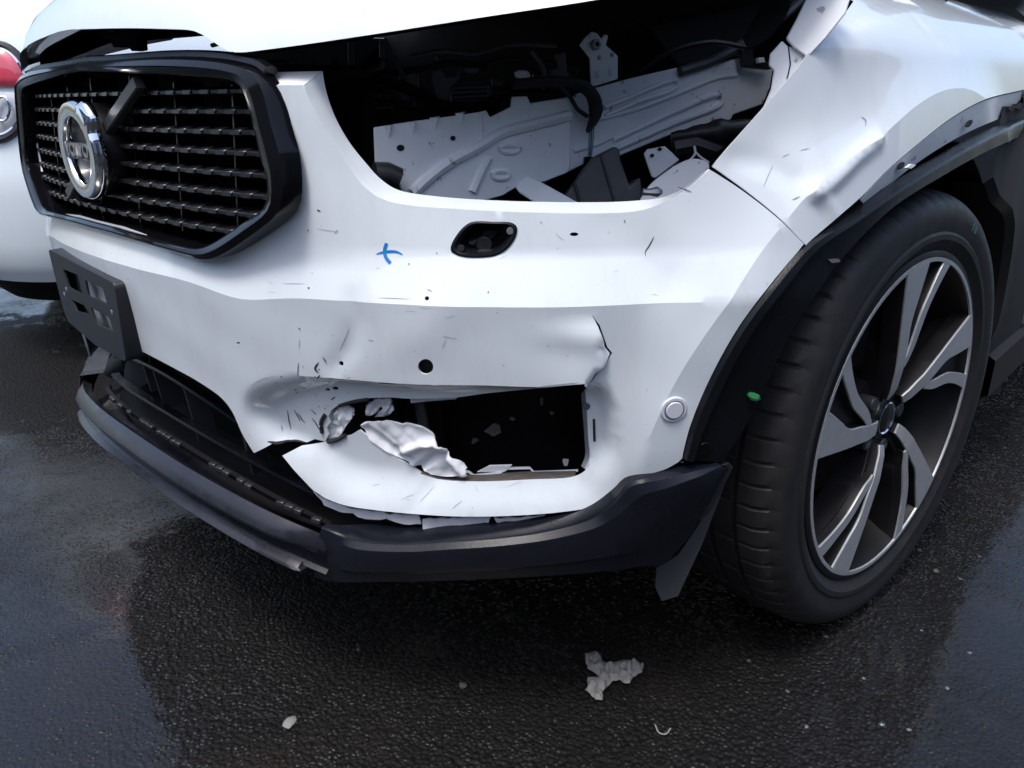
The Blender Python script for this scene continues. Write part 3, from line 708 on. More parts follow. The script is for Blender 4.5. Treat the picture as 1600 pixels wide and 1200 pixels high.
for x in (-.33, -.20, -.075, .075, .20, .33):
    zz = [z for z in np.linspace(.62, .93, 60) if xmax(z) > abs(x)]
    if zz: 
        a, b = g3((x, zz[0]+.004), -.05)[0], g3((x, zz[-1]-.004), -.05)[0]
        plate('fin', [a+(0, -.02, 0), b+(0, -.02, 0), b+(0, .02, 0), a+(0, .02, 0)], .004, 'dark_grille', grille, .0006, n=(1, 0, 0))
# diagonal bar: lower left to upper right, behind the emblem
a, b = hit([(104, 304), (210, 128)], gf(.004)); dv = (b-a)/np.linalg.norm(b-a); pn = np.array((0, -1., 0)); wv = np.cross(dv, pn)*.0085
rows = []
for t in np.linspace(0, 1, 8):
    xz = (a+(b-a)*t)[[0, 2]]; c = g3(xz, .004)[0]
    rows.append([c-wv+(0, .012, 0), c-wv+(0, .002, 0), c-wv*.8, c+wv*.8, c+wv+(0, .002, 0), c+wv+(0, .012, 0)])
loft('diagonal_bar', rows, 'bar_grey', grille, closed=True, cap=True, sharp=25)
# emblem
EC = on_plane([(128, 236)], (0, .008, 0), (0, 1, 0))[0]; EC[0] = 0.0
def ring_loft(nm, prof, m, seg=72, warp=None):
    rr = []
    for j in range(seg+1):
        t = 2*math.pi*j/seg; bu = warp(t) if warp else 0.; rr.append([EC+np.array(((r+bu*(r > .06)*(r-.055)/.0155)*math.cos(t), -d, (r+bu*(r > .06)*(r-.055)/.0155)*math.sin(t))) for r, d in prof])
    return loft(nm, rr, m, grille, sharp=35)
ring_loft('emblem_boss', [(.0005, -.006), (.062, -.006), (.066, -.012), (.066, -.05)], 'dark_grille', 48)
ring_loft('emblem_ring', [(.046, -.012), (.0455, .001), (.048, .005), (.057, .0075), (.066, .006), (.0695, .001), (.0705, -.006), (.0705, -.010)], 'chrome', 120, lambda t: .013*math.exp(-(abs(t-math.pi/4)/.30)**6))
ring_loft('emblem_collar', [(.0700, -.009), (.0660, -.012), (.0660, -.05)], 'rim_shadow', 48)
def eplate(nm, pts, th, m, d): return plate(nm, [EC+np.array((x, -d, z)) for x, z in pts], th, m, grille, .002, n=(0, -1, 0))
c45 = math.cos(math.pi/4)
def rot45(x, z): return ((x+z)*c45, (z-x)*c45)
ar = [rot45(x, z) for x, z in ((-.020, .058), (.020, .058), (.027, .066), (.027, .076), (.023, .082), (-.023, .082), (-.027, .076), (-.027, .066))]
eplate('emblem_band', [(-.0495, -.012), (.0495, -.012), (.0495, .012), (-.0495, .012)], .008, 'dark_grille', .003)
tcv = bpy.data.curves.new('lettering', 'FONT'); tcv.body = 'VOLVO'; tcv.size = .027; tcv.align_x = 'CENTER'; tcv.align_y = 'CENTER'; tcv.extrude = .0012; tcv.offset = .0005; tcv.space_character = 1.02
to = bpy.data.objects.new('lettering_curve', tcv); COL.objects.link(to)
bpy.context.view_layer.update()
tm = bpy.data.meshes.new_from_object(to.evaluated_get(bpy.context.evaluated_depsgraph_get())); bpy.data.objects.remove(to)
tm.materials.clear(); tm.materials.append(M['steel']); lt = bpy.data.objects.new('lettering', tm); COL.objects.link(lt); lt.parent = grille
lt.matrix_local = Matrix.Translation((EC[0], EC[1]-.0045, EC[2])) @ Matrix.Rotation(math.pi/2, 4, 'X')
# ================================================================== number-plate bracket
PB = -.010
fr4 = on_plane([(75, 389), (178, 443), (197, 566), (150, 540), (106, 502), (99, 484)], (0, PB, 0), (0, 1, 0))
def rounded(P, r=.008, n=4):
    P = np.asarray(P); out = []
    for i in range(len(P)):
        a, b, c = P[i-1], P[i], P[(i+1) % len(P)]
        u = (a-b)/np.linalg.norm(a-b); w_ = (c-b)/np.linalg.norm(c-b); rr = min(r, .45*np.linalg.norm(a-b), .45*np.linalg.norm(c-b))
        p, q = b+u*rr, b+w_*rr
        for t in np.linspace(0, 1, n): out.append((1-t)**2*p+2*t*(1-t)*b+t*t*q)
    return np.array(out)
fl = rounded(fr4, .010)
brk = part('plate_bracket', 'empty charcoal number plate bracket with four openings')
hl = [[(102, 425), (120, 432), (126, 456), (109, 447)], [(137, 442), (158, 452), (163, 471), (141, 461)], [(115, 471), (130, 478), (137, 489), (121, 485)], [(146, 485), (168, 497), (173, 514), (153, 505)]]
hl = [[tuple(np.mean(h, 0)+(np.array(p)-np.mean(h, 0))*1.32) for p in h] for h in hl]
hl = [rounded(on_plane(h, (0, PB, 0), (0, 1, 0)), .003) for h in hl]
v, f = tri(fl[:, [0, 2]], [h[:, [0, 2]] for h in hl], .02); V = np.column_stack([v[:, 0], np.full(len(v), PB), v[:, 1]])
o = mesh('bracket_face', V, face_cam(V, f), 'bracket', brk); solid(o, .003); 
cc = fl.mean(0); rows = []
for sc_, dy in ((1.0, .0), (1.006, .001), (1.010, .004), (1.02, .016), (1.03, .034)):
    q = cc+(fl-cc)*np.array([sc_, 1, 1+(sc_-1)*.45]); q[:, 1] = PB+dy+.25*np.maximum(0, np.abs(q[:, 0])-.0)**2*(dy/.038); rows.append(q)
o = loft('bracket_rim', rows, 'bracket', brk, closed=True, sharp=40)
for px in ((100, 460), (174, 488), (103, 452)): 
    P = on_plane([px], (0, PB-.0005, 0), (0, 1, 0))[0]; disc('bracket_screw', P, (0, -1, 0), .004, .003, 'steel', brk, 10, .0005)
# ================================================================== lower intake bars and lip
def ol(s, z): return o0(s, z)+.085*np.maximum(.64-z, 0)*(1-sstep(.80, 1.12, np.abs(s)))
def half_line(px, off, n, neg=True, ofn=o0):
    """height as an even, smooth function of the distance along the plan curve"""
    q = px_sz(cr(px, 6), ofn, off); q = q[q[:, 0] > .10]; s_ = q[:, 0]
    A = np.stack([s_**0, s_**2, s_**4, s_**6], 1); w_ = 1e-3*np.diag([0, 1, 3, 20.]); c = np.linalg.solve(A.T@A+w_, A.T@q[:, 1])
    g_ = np.linspace(-s_.max() if neg else 0, s_.max(), n); return np.column_stack([g_, np.stack([g_**0, g_**2, g_**4, g_**6], 1)@c])
intake = part('lower_intake', 'open lower intake with black cross bars')
def bar(nm, px, off, h, d, m, neg=True, n=60):
    q = half_line(px, off, n, neg); rows = []
    for o_, dz in ((off, -h/2), (off+.002, 0), (off, h/2), (off-d, h/2), (off-d, -h/2)): rows.append(surf(q+[0, dz], o0, o_))
    rows = np.array(rows).transpose(1, 0, 2)
    return loft(nm, rows, m, intake, closed=True, cap=True, sharp=30)
bar('bar', [(150, 513), (205, 549), (268, 588), (330, 632), (378, 670)], -.035, .008, .014, 'matte_black')
bar('bar', [(137, 530), (205, 592), (292, 660), (374, 713), (427, 742), (490, 770)], -.030, .008, .014, 'matte_black')
q = half_line([(150, 552), (176, 592), (234, 650), (311, 708), (398, 766), (447, 795), (514, 812)], -.012, 90)
rows = np.array([surf(q+[0, dz], o0, o_) for o_, dz in ((-.012, -.006), (-.010, .004), (-.018, .005), (-.022, .0))]).transpose(1, 0, 2)
loft('clip_rail', rows, 'bay_black', intake, sharp=30)
# clips along the rail
qq = half_line([(150, 552), (176, 592), (234, 650), (311, 708), (398, 766), (447, 795), (514, 812)], -.012, 200); qq = qq[qq[:, 0] > -.30]
for i in sorted(rng.choice(np.arange(6, len(qq)-2, 4), 22, replace=False)):
    p3_ = surf(qq[i:i+1], o0, -.010)[0]; t3 = surf(qq[i+1:i+2], o0, -.010)[0]-p3_; ang = math.atan2(t3[1], t3[0])
    box('clip', p3_+np.array((0, 0, .001+.002*random.random())), (.012+.008*random.random(), .008, .007), 'slat_edge', intake, (0, random.uniform(-.15, .15), ang), .001, 1)
# uprights and the dark duct behind the bars
rows = []
sv = np.linspace(-.55, .60, 50)
for z, o_ in ((.56, -.03), (.54, -.10), (.30, -.12), (.27, -.03)):
    rows.append(surf(np.column_stack([sv, np.full(50, z)]), o0, o_))
loft('intake_duct', rows, 'bay_black', intake)
for px in ((243, 590), (297, 640), (222, 565), (383, 690)):
    q = px_sz([px], o0, -.05)[0]
    a = surf(np.array([[q[0], q[1]+.05], [q[0], q[1]-.06]]), o0, -.05); b = surf(np.array([[q[0], q[1]-.06], [q[0], q[1]+.05]]), o0, -.085)
    plate('upright', np.vstack([a, b]), .005, 'bar_grey', intake, .0006)
lip = part('front_lip', 'scuffed black lower lip under the bumper')
n = 90
r0 = half_line([(150, 575), (157, 592), (220, 669), (292, 727), (370, 776), (428, 810), (490, 826), (515, 836)], 0., n, ofn=ol)
r1 = half_line([(135, 580), (152, 611), (181, 660), (229, 708), (287, 761), (350, 805), (423, 838), (461, 850), (500, 860)], .018, n, ofn=ol)
r2 = half_line([(150, 622), (190, 680), (229, 728), (287, 778), (350, 823), (427, 864), (490, 890), (508, 894)], .012, n, ofn=ol)
r3 = half_line([(149, 630), (190, 692), (229, 740), (287, 791), (350, 837), (427, 880), (490, 903), (508, 907)], .022, n, ofn=ol)
tp_ = 1-.75*sstep(.80, 1.0, np.abs(np.linspace(-1, 1, n)))
def lipsec(nm, sec, m, mask=None):
    rows = np.array([surf(q, ol, o_) for q, o_ in sec]).transpose(1, 0, 2)
    o = loft(nm, rows, m, lip, sharp=30); return o
lipsec('lip_apron', [(r0+[0, -.012], -.014), (r0, .0), (r0*.5+r1*.5+[0, .003], .011*tp_), (r1, .018*tp_), (r1+[0, -.006], .016*tp_), (r1+[0, -.009], .004*tp_)], 'lip_scuffed')
lipsec('lip_valance', [(r1+[0, -.006], .012), (r1*.5+r2*.5, .0), (r2+[0, .004], .004), (r2, .011)], 'lip_black')
tb_ = sstep(.90, 1.0, np.abs(np.linspace(-1, 1, n))); zb = np.column_stack([0*tb_, .034*tb_])
lipsec('lip_blade', [(r2+[0, .002], .010-.03*tb_), (r2+[0, -.002], .020-.09*tb_), (r3+zb, .022-.09*tb_), (r3+zb+[0, -.008], .014-.09*tb_), (r3+zb+[0, -.010], -.08)], 'lip_scuffed')
# corner section that sweeps back to the wheel
ct = [(500, 826), (560, 846), (640, 851), (700, 847), (780, 841), (860, 829), (930, 807), (965, 779), (985, 758), (1030, 749), (1080, 737), (1127, 728)]
cb = [(488, 904), (520, 912), (600, 912), (700, 910), (800, 906), (900, 900), (1000, 890), (1040, 882), (1075, 845), (1100, 808), (1128, 756), (1141, 735)]
qa = resample(px_sz(cr(ct, 8), ol, .004), 80); qb = resample(px_sz(cr(cb, 8), ol, .004), 80)
cw = np.clip(np.linalg.norm(qb-qa, axis=1)/.06, 0, 1)*(.25+.75*sstep(0, .12, np.linspace(0, 1, 80)))
def csec(t, o_):
    q = qa+(qb-qa)*t; s_, z_ = q[:, 0], q[:, 1]; p_, n_ = plan(s_); o = ol(s_, z_)+o_*cw; return np.column_stack([p_+n_*o[:, None], z_])
rows = np.array([csec(0, -.045), csec(0, -.002), csec(.02, .003), csec(.12, .010), csec(.4, .014), csec(.62, .012), csec(.72, .006), csec(.95, .004), csec(1, .0), csec(1, -.05)]).transpose(1, 0, 2)
o = loft('lip_corner', rows, 'lip_black', lip, sharp=24); o['label'] = 'smooth black corner of the lip in front of the wheel'
rows = np.array([surf(qa*[-1, 1], ol, -.04), surf(qa*[-1, 1], ol, .004), surf((qa*.5+qb*.5)*[-1, 1], ol, .012), surf(qb*[-1, 1], ol, .0)]).transpose(1, 0, 2)
loft('lip_corner', rows, 'lip_black', lip)
# upturned end piece beside the wheel, and the deflector flap below it
P = hit([(1127, 727), (1140, 724), (1146, 731), (1141, 742), (1118, 786), (1098, 822), (1094, 812), (1122, 752)], guide_f(o0, -.006)); plate('lip_end', P, .006, 'slat_edge', lip, .0015)
P = on_plane([(1112, 790), (1140, 738), (1098, 850), (1060, 932), (1034, 940), (1024, 918), (1026, 888), (1060, 868)], (.83, .42, .25), (.75, -.66, .0)); plate('deflector_flap', P[[0, 1, 2, 3, 4, 5, 6, 7]], .004, 'bar_grey', lip, .001)
# torn white fixing flange under the bumper's lower edge
for pts in ([(489, 768), (515, 783), (548, 794), (600, 800), (604, 810), (585, 813), (560, 806), (530, 799), (507, 790)], [(600, 801), (655, 806), (659, 819), (632, 818), (598, 812)],
            [(660, 812), (700, 810), (745, 806), (768, 806), (764, 816), (735, 821), (712, 828), (661, 833)], [(772, 808), (815, 808), (852, 806), (846, 815), (800, 819), (774, 816)], [(880, 802), (920, 796), (946, 784), (940, 795), (915, 803), (885, 808)],
            [(985, 752), (1030, 742), (1066, 722), (1071, 735), (1050, 744), (1010, 750), (988, 760)]):
    P = hit(lin(pts+pts[:1], 9)[:-1], guide_f(o0, -.010)); P = P+rng.normal(0, .0012, P.shape)
    plate('torn_flange', P, .003, 'raw_edge', bumper, .0006)
# ================================================================== hood, slightly raised
hp = [(300, 47), (318, 55), (340, 70), (354, 79), (372, 82), (420, 77), (500, 66), (620, 48), (760, 26), (900, 5), (1000, -12), (1120, -34), (1250, -60)]
f_h = guide_f(lambda s, z: -.018+0*s)
hc = hit(cr([(110, 46), (200, 44), (285, 46)], 6), f_h); hr = hit(cr(hp, 6), f_h)
hs, _ = to_sd(np.vstack([hc, hr])); hz = np.vstack([hc, hr])[:, 2]
k = hs > .02; hs, hz = hs[k], hz[k]; i_ = np.argsort(hs); hs, hz = hs[i_], hz[i_]
sv = np.linspace(0, hs[-1], 90); zv = np.interp(sv, hs, hz)
sv = np.r_[-sv[:0:-1], sv]; zv = np.r_[zv[:0:-1], zv]
pp, pn = plan(sv); E3 = np.column_stack([pp-pn*.018, zv])
rows = [E3+np.column_stack([-pn*.014, np.full(len(sv), .012)]), E3]
kk = sstep(.55, .95, np.abs(sv))
for i, (a, b) in enumerate(((.002, .006), (.008, .022), (.022, .044), (.045, .066), (.085, .088), (.15, .108))):
    rows.append(E3+np.column_stack([-pn*a, np.full(len(sv), b)*(1-.45*kk)]))
base = rows[-1]
for t in (.15, .35, .6, .85, 1.0):
    q = base.copy(); q[:, 0] = base[:, 0]*(1-.03*t); yr = 1.12+.0*q[:, 0]; q[:, 1] = base[:, 1]+(np.maximum(yr, base[:, 1]+.25)-base[:, 1])*t; q[:, 2] = base[:, 2]+.16*t-.03*t*t-.10*kk*t; rows.append(q)
hood = loft('hood', rows, 'paint', car, sharp=40); hood['label'] = 'white hood sprung open above the grille'
if hood.data.polygons[len(hood.data.polygons)//2].normal.z < 0: hood.data.flip_normals()
#solid(hood, .012)
rows = [E3+np.column_stack([-pn*.03, np.full(len(sv), -.0)]), E3+np.column_stack([-pn*.07, np.full(len(sv), .02)])]
q = E3+np.column_stack([-pn*.15, np.full(len(sv), .05)]); rows.append(q); q2 = q.copy(); q2[:, 1] = np.maximum(1.1, q[:, 1]+.2); q2[:, 2] += .10; rows.append(q2)
loft('hood_liner', rows, 'bay_black', hood)
# ================================================================== engine bay
bay = part('engine_bay', 'dark engine bay seen through the empty headlight opening')
def pplate(nm, px, p0, n_, th, m, parent, bev=.0015, rnd=0):
    P = on_plane(px, p0, n_)
    if rnd: P = rounded(P, rnd)
    return plate(nm, P, th, m, parent, bev, n=np.array(n_)*np.sign((CAM-np.array(p0))@np.array(n_)))
loft('firewall', [[(-.93, 1.15, z), (.80, 1.15, z)] for z in (.25, 1.16)], 'bay_black', bay)
loft('bay_side', [[(-.70, .30, z), (-.72, 1.15, z)] for z in (.25, .86)], 'bay_black', bay)
loft('bay_side', [[(.50, .42, z), (.62, 1.15, z)] for z in (.25, .80)], 'bay_black', bay)
loft('undertray', [[(-.75, y, .26) , (.60, y, .26)] for y in (.16, 1.2)], 'bay_black', bay)
loft('radiator', [[(-.60, .20, z), (.46, .20, z)] for z in (.27, .885)], 'bay_black', bay)
box('engine_cover', (-.05, .62, .76), (.62, .55, .16), 'bay_black', bay, bev=.03, seg=4)
box('battery_tray', (.36, .75, .72), (.26, .32, .18), 'bay_black', bay, bev=.02, seg=3)
box('air_box', (-.48, .60, .74), (.26, .34, .20), 'bay_grey', bay, bev=.03, seg=3)
box('slam_panel', (-.05, .185, .885), (.90, .12, .03), 'bay_black', bay, bev=.008)
for x in (-.35, -.12, .1, .28): box('panel_cap', (x, .165, .903), (.05, .04, .012), 'bay_grey', bay, bev=.004)
# white front rail panels in the headlight cavity
N1 = (.93, -.34, .10); C1 = (.505, .25, .80)
p1 = [(584, 199), (640, 190), (700, 182), (748, 175), (760, 172), (766, 183), (780, 176), (798, 167), (800, 151), (824, 150), (829, 161), (893, 151), (896, 175), (892, 192), (891, 260), (887, 270), (854, 283), (805, 294), (785, 306), (740, 318), (690, 318), (636, 306), (625, 294), (623, 270), (586, 260)]
pan = pplate('rail_panel', p1, C1, N1, .003, 'inner_paint', bay)
pan['label'] = 'grey-white pressed panel behind the headlight opening'
N2 = (.93, -.27, .16); C2 = on_plane([(893, 200)], C1, N1)[0]-np.array(N1)*.008
p2 = [(845, 162), (888, 151), (926, 138), (990, 121), (1060, 105), (1061, 112), (1101, 103), (1161, 89), (1162, 102), (1208, 108), (1203, 137), (1192, 163), (1146, 179), (1142, 187), (1049, 210), (967, 244), (926, 250), (885, 270), (850, 285)]
pan2 = pplate('rail_beam', p2, C2, N2, .004, 'inner_paint', bay)
def stadium(nm, px, p0, n_, r, m='inner_paint', flat=.55, closed=False):
    P = on_plane(cr(px, 6, closed), np.array(p0)+np.array(n_)*.0005, n_); return tube(nm, P, r, m, bay, 8, closed, cap=True)
stadium('pressed_rib', [(944, 168), (985, 152), (1040, 129), (1056, 126), (1058, 134), (1048, 142), (1000, 158), (945, 182)], C2, N2, .0040)
stadium('pressed_rib', [(958, 219), (1020, 190), (1080, 163), (1112, 150), (1126, 150), (1127, 161), (1118, 168), (1060, 190), (1000, 216), (955, 236)], C2, N2, .0045)
stadium('pressed_rib', [(930, 188), (990, 172), (1060, 146), (1120, 122), (1150, 118)], C2, N2, .0032)
stadium('pressed_rib', [(896, 236), (930, 226), (955, 214)], C2, N2, .0032)
stadium('pressed_rib', [(644, 302), (665, 282), (700, 255), (750, 228), (772, 214), (792, 205), (840, 193), (890, 180)], C1, N1, .0075)
stadium('pressed_rib', [(738, 300), (750, 272), (763, 247)], C1, N1, .006)
stadium('pressed_rib', [(750, 178), (752, 200), (750, 224)], C1, N1, .0035)
for c, rx, ry in (((796, 232), 15, 6), ((782, 273), 13, 6)): stadium('pressed_rib', circ_px(c, rx, ry, 8), C1, N1, .004, closed=True)
for a in ((607, 203), (644, 197), (679, 190), (719, 183)):
    P = on_plane([(a[0]-8, a[1]-6), (a[0]+8, a[1]-9), (a[0], a[1]+14)], C1, N1); t = P.mean(0)+np.array(N1)*.010
    V = np.vstack([P, [t*.4+P[:2].mean(0)*.6+np.array(N1)*.006]]); mesh('stamped_tab', V, [(0, 2, 3), (2, 1, 3), (1, 0, 3)], 'inner_paint', bay, False)
for c, rx, ry in (((626, 231), 6, 5), ((708, 216), 4, 4)):
    pplate('punched_hole', circ_px(c, rx, ry, 12), np.array(C1)+np.array(N1)*.0012, N1, .001, 'rim_shadow', bay, 0)
CB = C2+np.array(N2)*.006
pplate('headlight_bracket', [(906, 70), (914, 59), (925, 49), (933, 51), (940, 60), (945, 53), (951, 55), (949, 64), (947, 70), (966, 87), (966, 123), (945, 130), (924, 136), (922, 90)], CB, N2, .003, 'inner_paint', bay)
P = on_plane([(928, 71)], CB, N2)[0]; disc('bracket_bolt', P+np.array(N2)*.008, N2, .0075, .010, 'steel', bay, 6); disc('bolt_socket', P+np.array(N2)*.0085, N2, .0035, .003, 'rim_shadow', bay, 10, 0)
for px in ((936, 90), (956, 86)): P = on_plane([px], CB, N2)[0]; disc('rivet', P+np.array(N2)*.002, N2, .003, .003, 'steel', bay, 8, .001)
for px in ((933, 122), (954, 118)): P = on_plane([px, (px[0], px[1]-10)], CB, N2); tube('pressed_rib', P, .0035, 'inner_paint', bay, 6)
# dark fittings behind and above the panels
CD = np.array((.44, .34, .85)); ND = (.80, -.60, .0)
def dk(nm, px, th, m='bay_grey', d=0., bev=.002): return pplate(nm, px, CD-np.array(ND)*d, ND, th, m, bay, bev)
tube('wire_loop', on_plane(cr([(549, 62), (551, 98), (558, 112), (580, 109), (596, 102), (598, 64)], 5), CD, ND), .005, 'bay_grey', bay)
dk('latch_plate', [(678, 110), (690, 106), (697, 120), (712, 118), (718, 104), (722, 106), (718, 125), (705, 138), (702, 158), (688, 162), (680, 150), (674, 128)], .01)
dk('connector', [(705, 130), (758, 126), (768, 138), (770, 150), (758, 160), (706, 160)], .03, 'bay_grey')
for i in range(4): dk('connector_rib', [(708, 133+7*i), (762, 130+7*i), (762, 133+7*i), (708, 136+7*i)], .004, 'slat_edge', -.004)
dk('relay_box', [(585, 175), (620, 168), (655, 168), (660, 190), (640, 196), (586, 200)], .03, 'bay_black')
dk('hinge_block', [(625, 118), (650, 112), (654, 145), (640, 160), (626, 158)], .03, 'bay_grey')
dk('pipe_clamp', [(868, 85), (884, 80), (886, 108), (892, 122), (862, 122), (860, 108), (872, 106)], .015, 'bay_grey', -.02)
dk('white_clip', [(803, 113), (812, 109), (826, 111), (830, 120), (826, 124), (806, 122)], .004, 'inner_paint', -.03)
tube('cable', on_plane(cr([(770, 145), (800, 146), (850, 147), (900, 150)], 5), CD+np.array(ND)*.03, ND), .0012, 'slat_edge', bay, 6)
tube('cable', on_plane(cr([(560, 160), (600, 130), (640, 140), (690, 165), (760, 165), (800, 140), (860, 135)], 6), CD+np.array(ND)*.01, ND), .007, 'bay_black', bay)
for pxs, r in (([(530, 130), (560, 118), (610, 112), (660, 108), (700, 98), (760, 104)], .004), ([(520, 90), (545, 150), (560, 190), (575, 240)], .006), ([(600, 60), (620, 100), (640, 135), (648, 165)], .003), ([(760, 100), (800, 92), (850, 96), (900, 112)], .004), ([(770, 155), (790, 140), (812, 118), (818, 108)], .0025), ([(1000, 112), (1050, 80), (1110, 66), (1165, 74)], .004), ([(560, 175), (600, 160), (640, 172), (668, 166)], .003), ([(830, 80), (850, 110), (848, 140)], .0035), ([(640, 90), (690, 80), (740, 84), (800, 70), (870, 72)], .003)):
    tube('cable', on_plane(cr(pxs, 6), CD+np.array(ND)*rng.uniform(-.05, .02), ND), r, 'bay_grey' if r < .0036 else 'hose', bay, 7)
for c, w_, h_ in (((545, 150), 12, 10), ((662, 128), 9, 12), ((738, 110), 12, 6), ((778, 130), 9, 8), ((846, 122), 12, 7), ((606, 150), 10, 8), ((560, 205), 8, 14), ((894, 112), 10, 6), ((690, 92), 8, 5)):
    pplate('connector', [(c[0]-w_, c[1]-h_), (c[0]+w_, c[1]-h_*.8), (c[0]+w_*.9, c[1]+h_), (c[0]-w_*.8, c[1]+h_*.9)], CD-np.array(ND)*rng.uniform(-.02, .05), ND, .02, 'bay_grey', bay, .002)
CH = CB+np.array(N2)*.012
tube('wiring_harness', on_plane(cr([(800, 132), (850, 128), (890, 130), (912, 136), (926, 150), (931, 172), (926, 190), (918, 206)], 6), CH, N2), np.r_[np.linspace(.006, .010, 30), np.linspace(.010, .003, 13)], 'tape', bay)
tube('wiring_harness', on_plane(cr([(876, 135), (890, 150), (902, 170), (918, 182)], 6), CH, N2), .003, 'tape', bay)
for dx in (0, 3, 6): tube('wire', on_plane(cr([(921+dx, 185), (921+dx, 215), (919+dx*.7, 250)], 5), CH, N2), .0011, 'wire_teal' if dx != 3 else 'hose', bay, 5)
q = resample(on_plane(cr([(919, 246), (918, 275), (915, 318)], 6), CH, N2), 46); tube('corrugated_hose', q, .0062+.0014*np.cos(np.arange(46)*math.pi), 'hose', bay, 10)
# black duct, strut and fittings low in the cavity
NF = (.70, -.70, .15); CF = on_plane([(950, 280)], CH+np.array(N2)*.03, N2)[0]
pplate('air_duct', [(868, 325), (900, 282), (925, 246), (960, 228), (968, 232), (970, 250), (984, 290), (995, 280), (1001, 276), (1004, 300), (1004, 325)], CF, NF, .05, 'bay_grey', bay, .004)
tube('duct_seam', on_plane([(938, 242), (962, 322)], CF+np.array(NF)*.001, NF), .0018, 'slat_edge', bay, 6)
tube('duct_seam', on_plane([(897, 285), (908, 322)], CF+np.array(NF)*.001, NF), .0025, 'slat_edge', bay, 6)
pplate('strut', [(802, 287), (818, 274), (841, 281), (915, 322), (850, 325), (812, 300)], CF+np.array(NF)*.012, (.5, -.55, .65), .004, 'inner_paint', bay, .002)
pplate('mount_tab', [(1006, 240), (1012, 233), (1039, 228), (1050, 238), (1062, 250), (1024, 279), (1018, 276)], CF-np.array(NF)*.01, NF, .004, 'inner_paint', bay)
for px in ((1019, 243), (1031, 233)): pplate('punched_hole', circ_px(px, 3.5, 3, 10), CF-np.array(NF)*.0085, NF, .001, 'rim_shadow', bay, 0)
mm = pplate('headlight_mount', cr([(1000, 318), (1012, 292), (1040, 268), (1062, 254), (1084, 247), (1108, 255), (1100, 285), (1070, 315)], 4, True), CF+np.array(NF)*.02, (.55, -.70, .45), .004, 'inner_paint', bay)
tube('sensor_plug', on_plane(resample(np.array([(1049, 214), (1075, 211), (1105, 207), (1150, 203), (1172, 200)]), 12), CF-np.array(NF)*.03, NF), np.array([.006, .008, .008, .011, .012, .012, .016, .017, .013, .013, .013, .012]), 'hose', bay, 12)
tube('sensor_plug', on_plane([(1052, 232), (1085, 226), (1120, 236), (1100, 250)], CF-np.array(NF)*.03, NF), .014, 'hose', bay, 8)
tube('cable', on_plane(cr([(1085, 228), (1086, 240), (1075, 252), (1050, 262)], 4), CF+np.array(NF)*.006, NF), .0016, 'inner_paint', bay, 6)
tube('cable', on_plane(cr([(1085, 236), (1095, 246), (1108, 254)], 4), CF+np.array(NF)*.006, NF), .0016, 'inner_paint', bay, 6)
tube('screw', on_plane([(1004, 300), (1014, 301), (1026, 301), (1034, 301)], CF+np.array(NF)*.03, NF), np.array([.005, .005, .008, .005]), 'steel', bay, 8)
tube('rubber_stop', on_plane([(585, 272), (605, 272), (622, 280)], np.array(C1)+np.array(N1)*.02, N1), .014, 'hose', bay, 12)
pplate('strut_tower', [(1010, 40), (1110, 20), (1200, -5), (1205, 60), (1160, 90), (1100, 100), (1060, 105)], C2-np.array(N2)*.10, N2, .02, 'rim_shadow', bay, .004)
tube('bay_seal', on_plane(cr([(1062, 112), (1120, 92), (1180, 55), (1230, 20), (1270, -20)], 5), C2+np.array(N2)*.004, N2), .007, 'bay_grey', bay, 8)
pplate('hinge_clip', [(1160, 72), (1176, 70), (1178, 92), (1206, 98), (1205, 108), (1164, 104)], C2+np.array(N2)*.02, N2, .01, 'hose', bay)
pplate('hinge_pin', [(1168, 68), (1178, 60), (1181, 63), (1171, 72)], C2+np.array(N2)*.03, N2, .004, 'inner_paint', bay, .0006)
pplate('hinge_pin', [(1185, 90), (1194, 89), (1196, 97), (1186, 98)], C2+np.array(N2)*.03, N2, .006, 'inner_paint', bay, .0006)
# white apron pieces between rail and fender
NA = (.45, -.86, .25); CA = on_plane([(1228, 120)], (.85, 0, 0), (1, 0, 0))[0]-np.array((.0, -.03, 0))
pplate('apron_piece', [(1228, 60), (1245, 28), (1262, -8), (1330, -8), (1322, 20), (1290, 60), (1262, 90), (1240, 74)], CA, NA, .004, 'inner_paint', bay)
pplate('apron_piece', [(1203, 84), (1222, 63), (1231, 72), (1234, 100), (1228, 130), (1218, 155), (1190, 178), (1193, 166), (1204, 140), (1209, 110), (1201, 102)], CA-np.array(NA)*.004, NA, .004, 'inner_paint', bay)
pplate('apron_piece', [(1233, 72), (1262, 84), (1250, 115), (1226, 142), (1220, 152), (1230, 128), (1236, 100)], CA-np.array(NA)*.006, NA, .004, 'inner_paint', bay)
pplate('apron_piece', [(1170, 78), (1203, 60), (1226, 30), (1240, 0), (1200, -10), (1160, 60)], CA-np.array(NA)*.05, NA, .004, 'bay_black', bay)
# hood latch parts over the grille and a yellow stick
NL = (.3, -.95, 0); CL = (0, .10, .95)
pplate('hood_latch', [(150, 48), (218, 44), (220, 52), (212, 56), (214, 78), (205, 80), (200, 74), (176, 74), (172, 60), (160, 58)], CL, NL, .02, 'bay_black', bay)
pplate('latch_hook', [(166, 45), (178, 44), (178, 50), (168, 50)], np.array(CL)+np.array(NL)*.004, NL, .01, 'bay_grey', bay)
tube('prop_rod', on_plane([(331, 71), (358, 64)], (.30, .16, .93), NL), .0028, 'yellow', bay, 8)
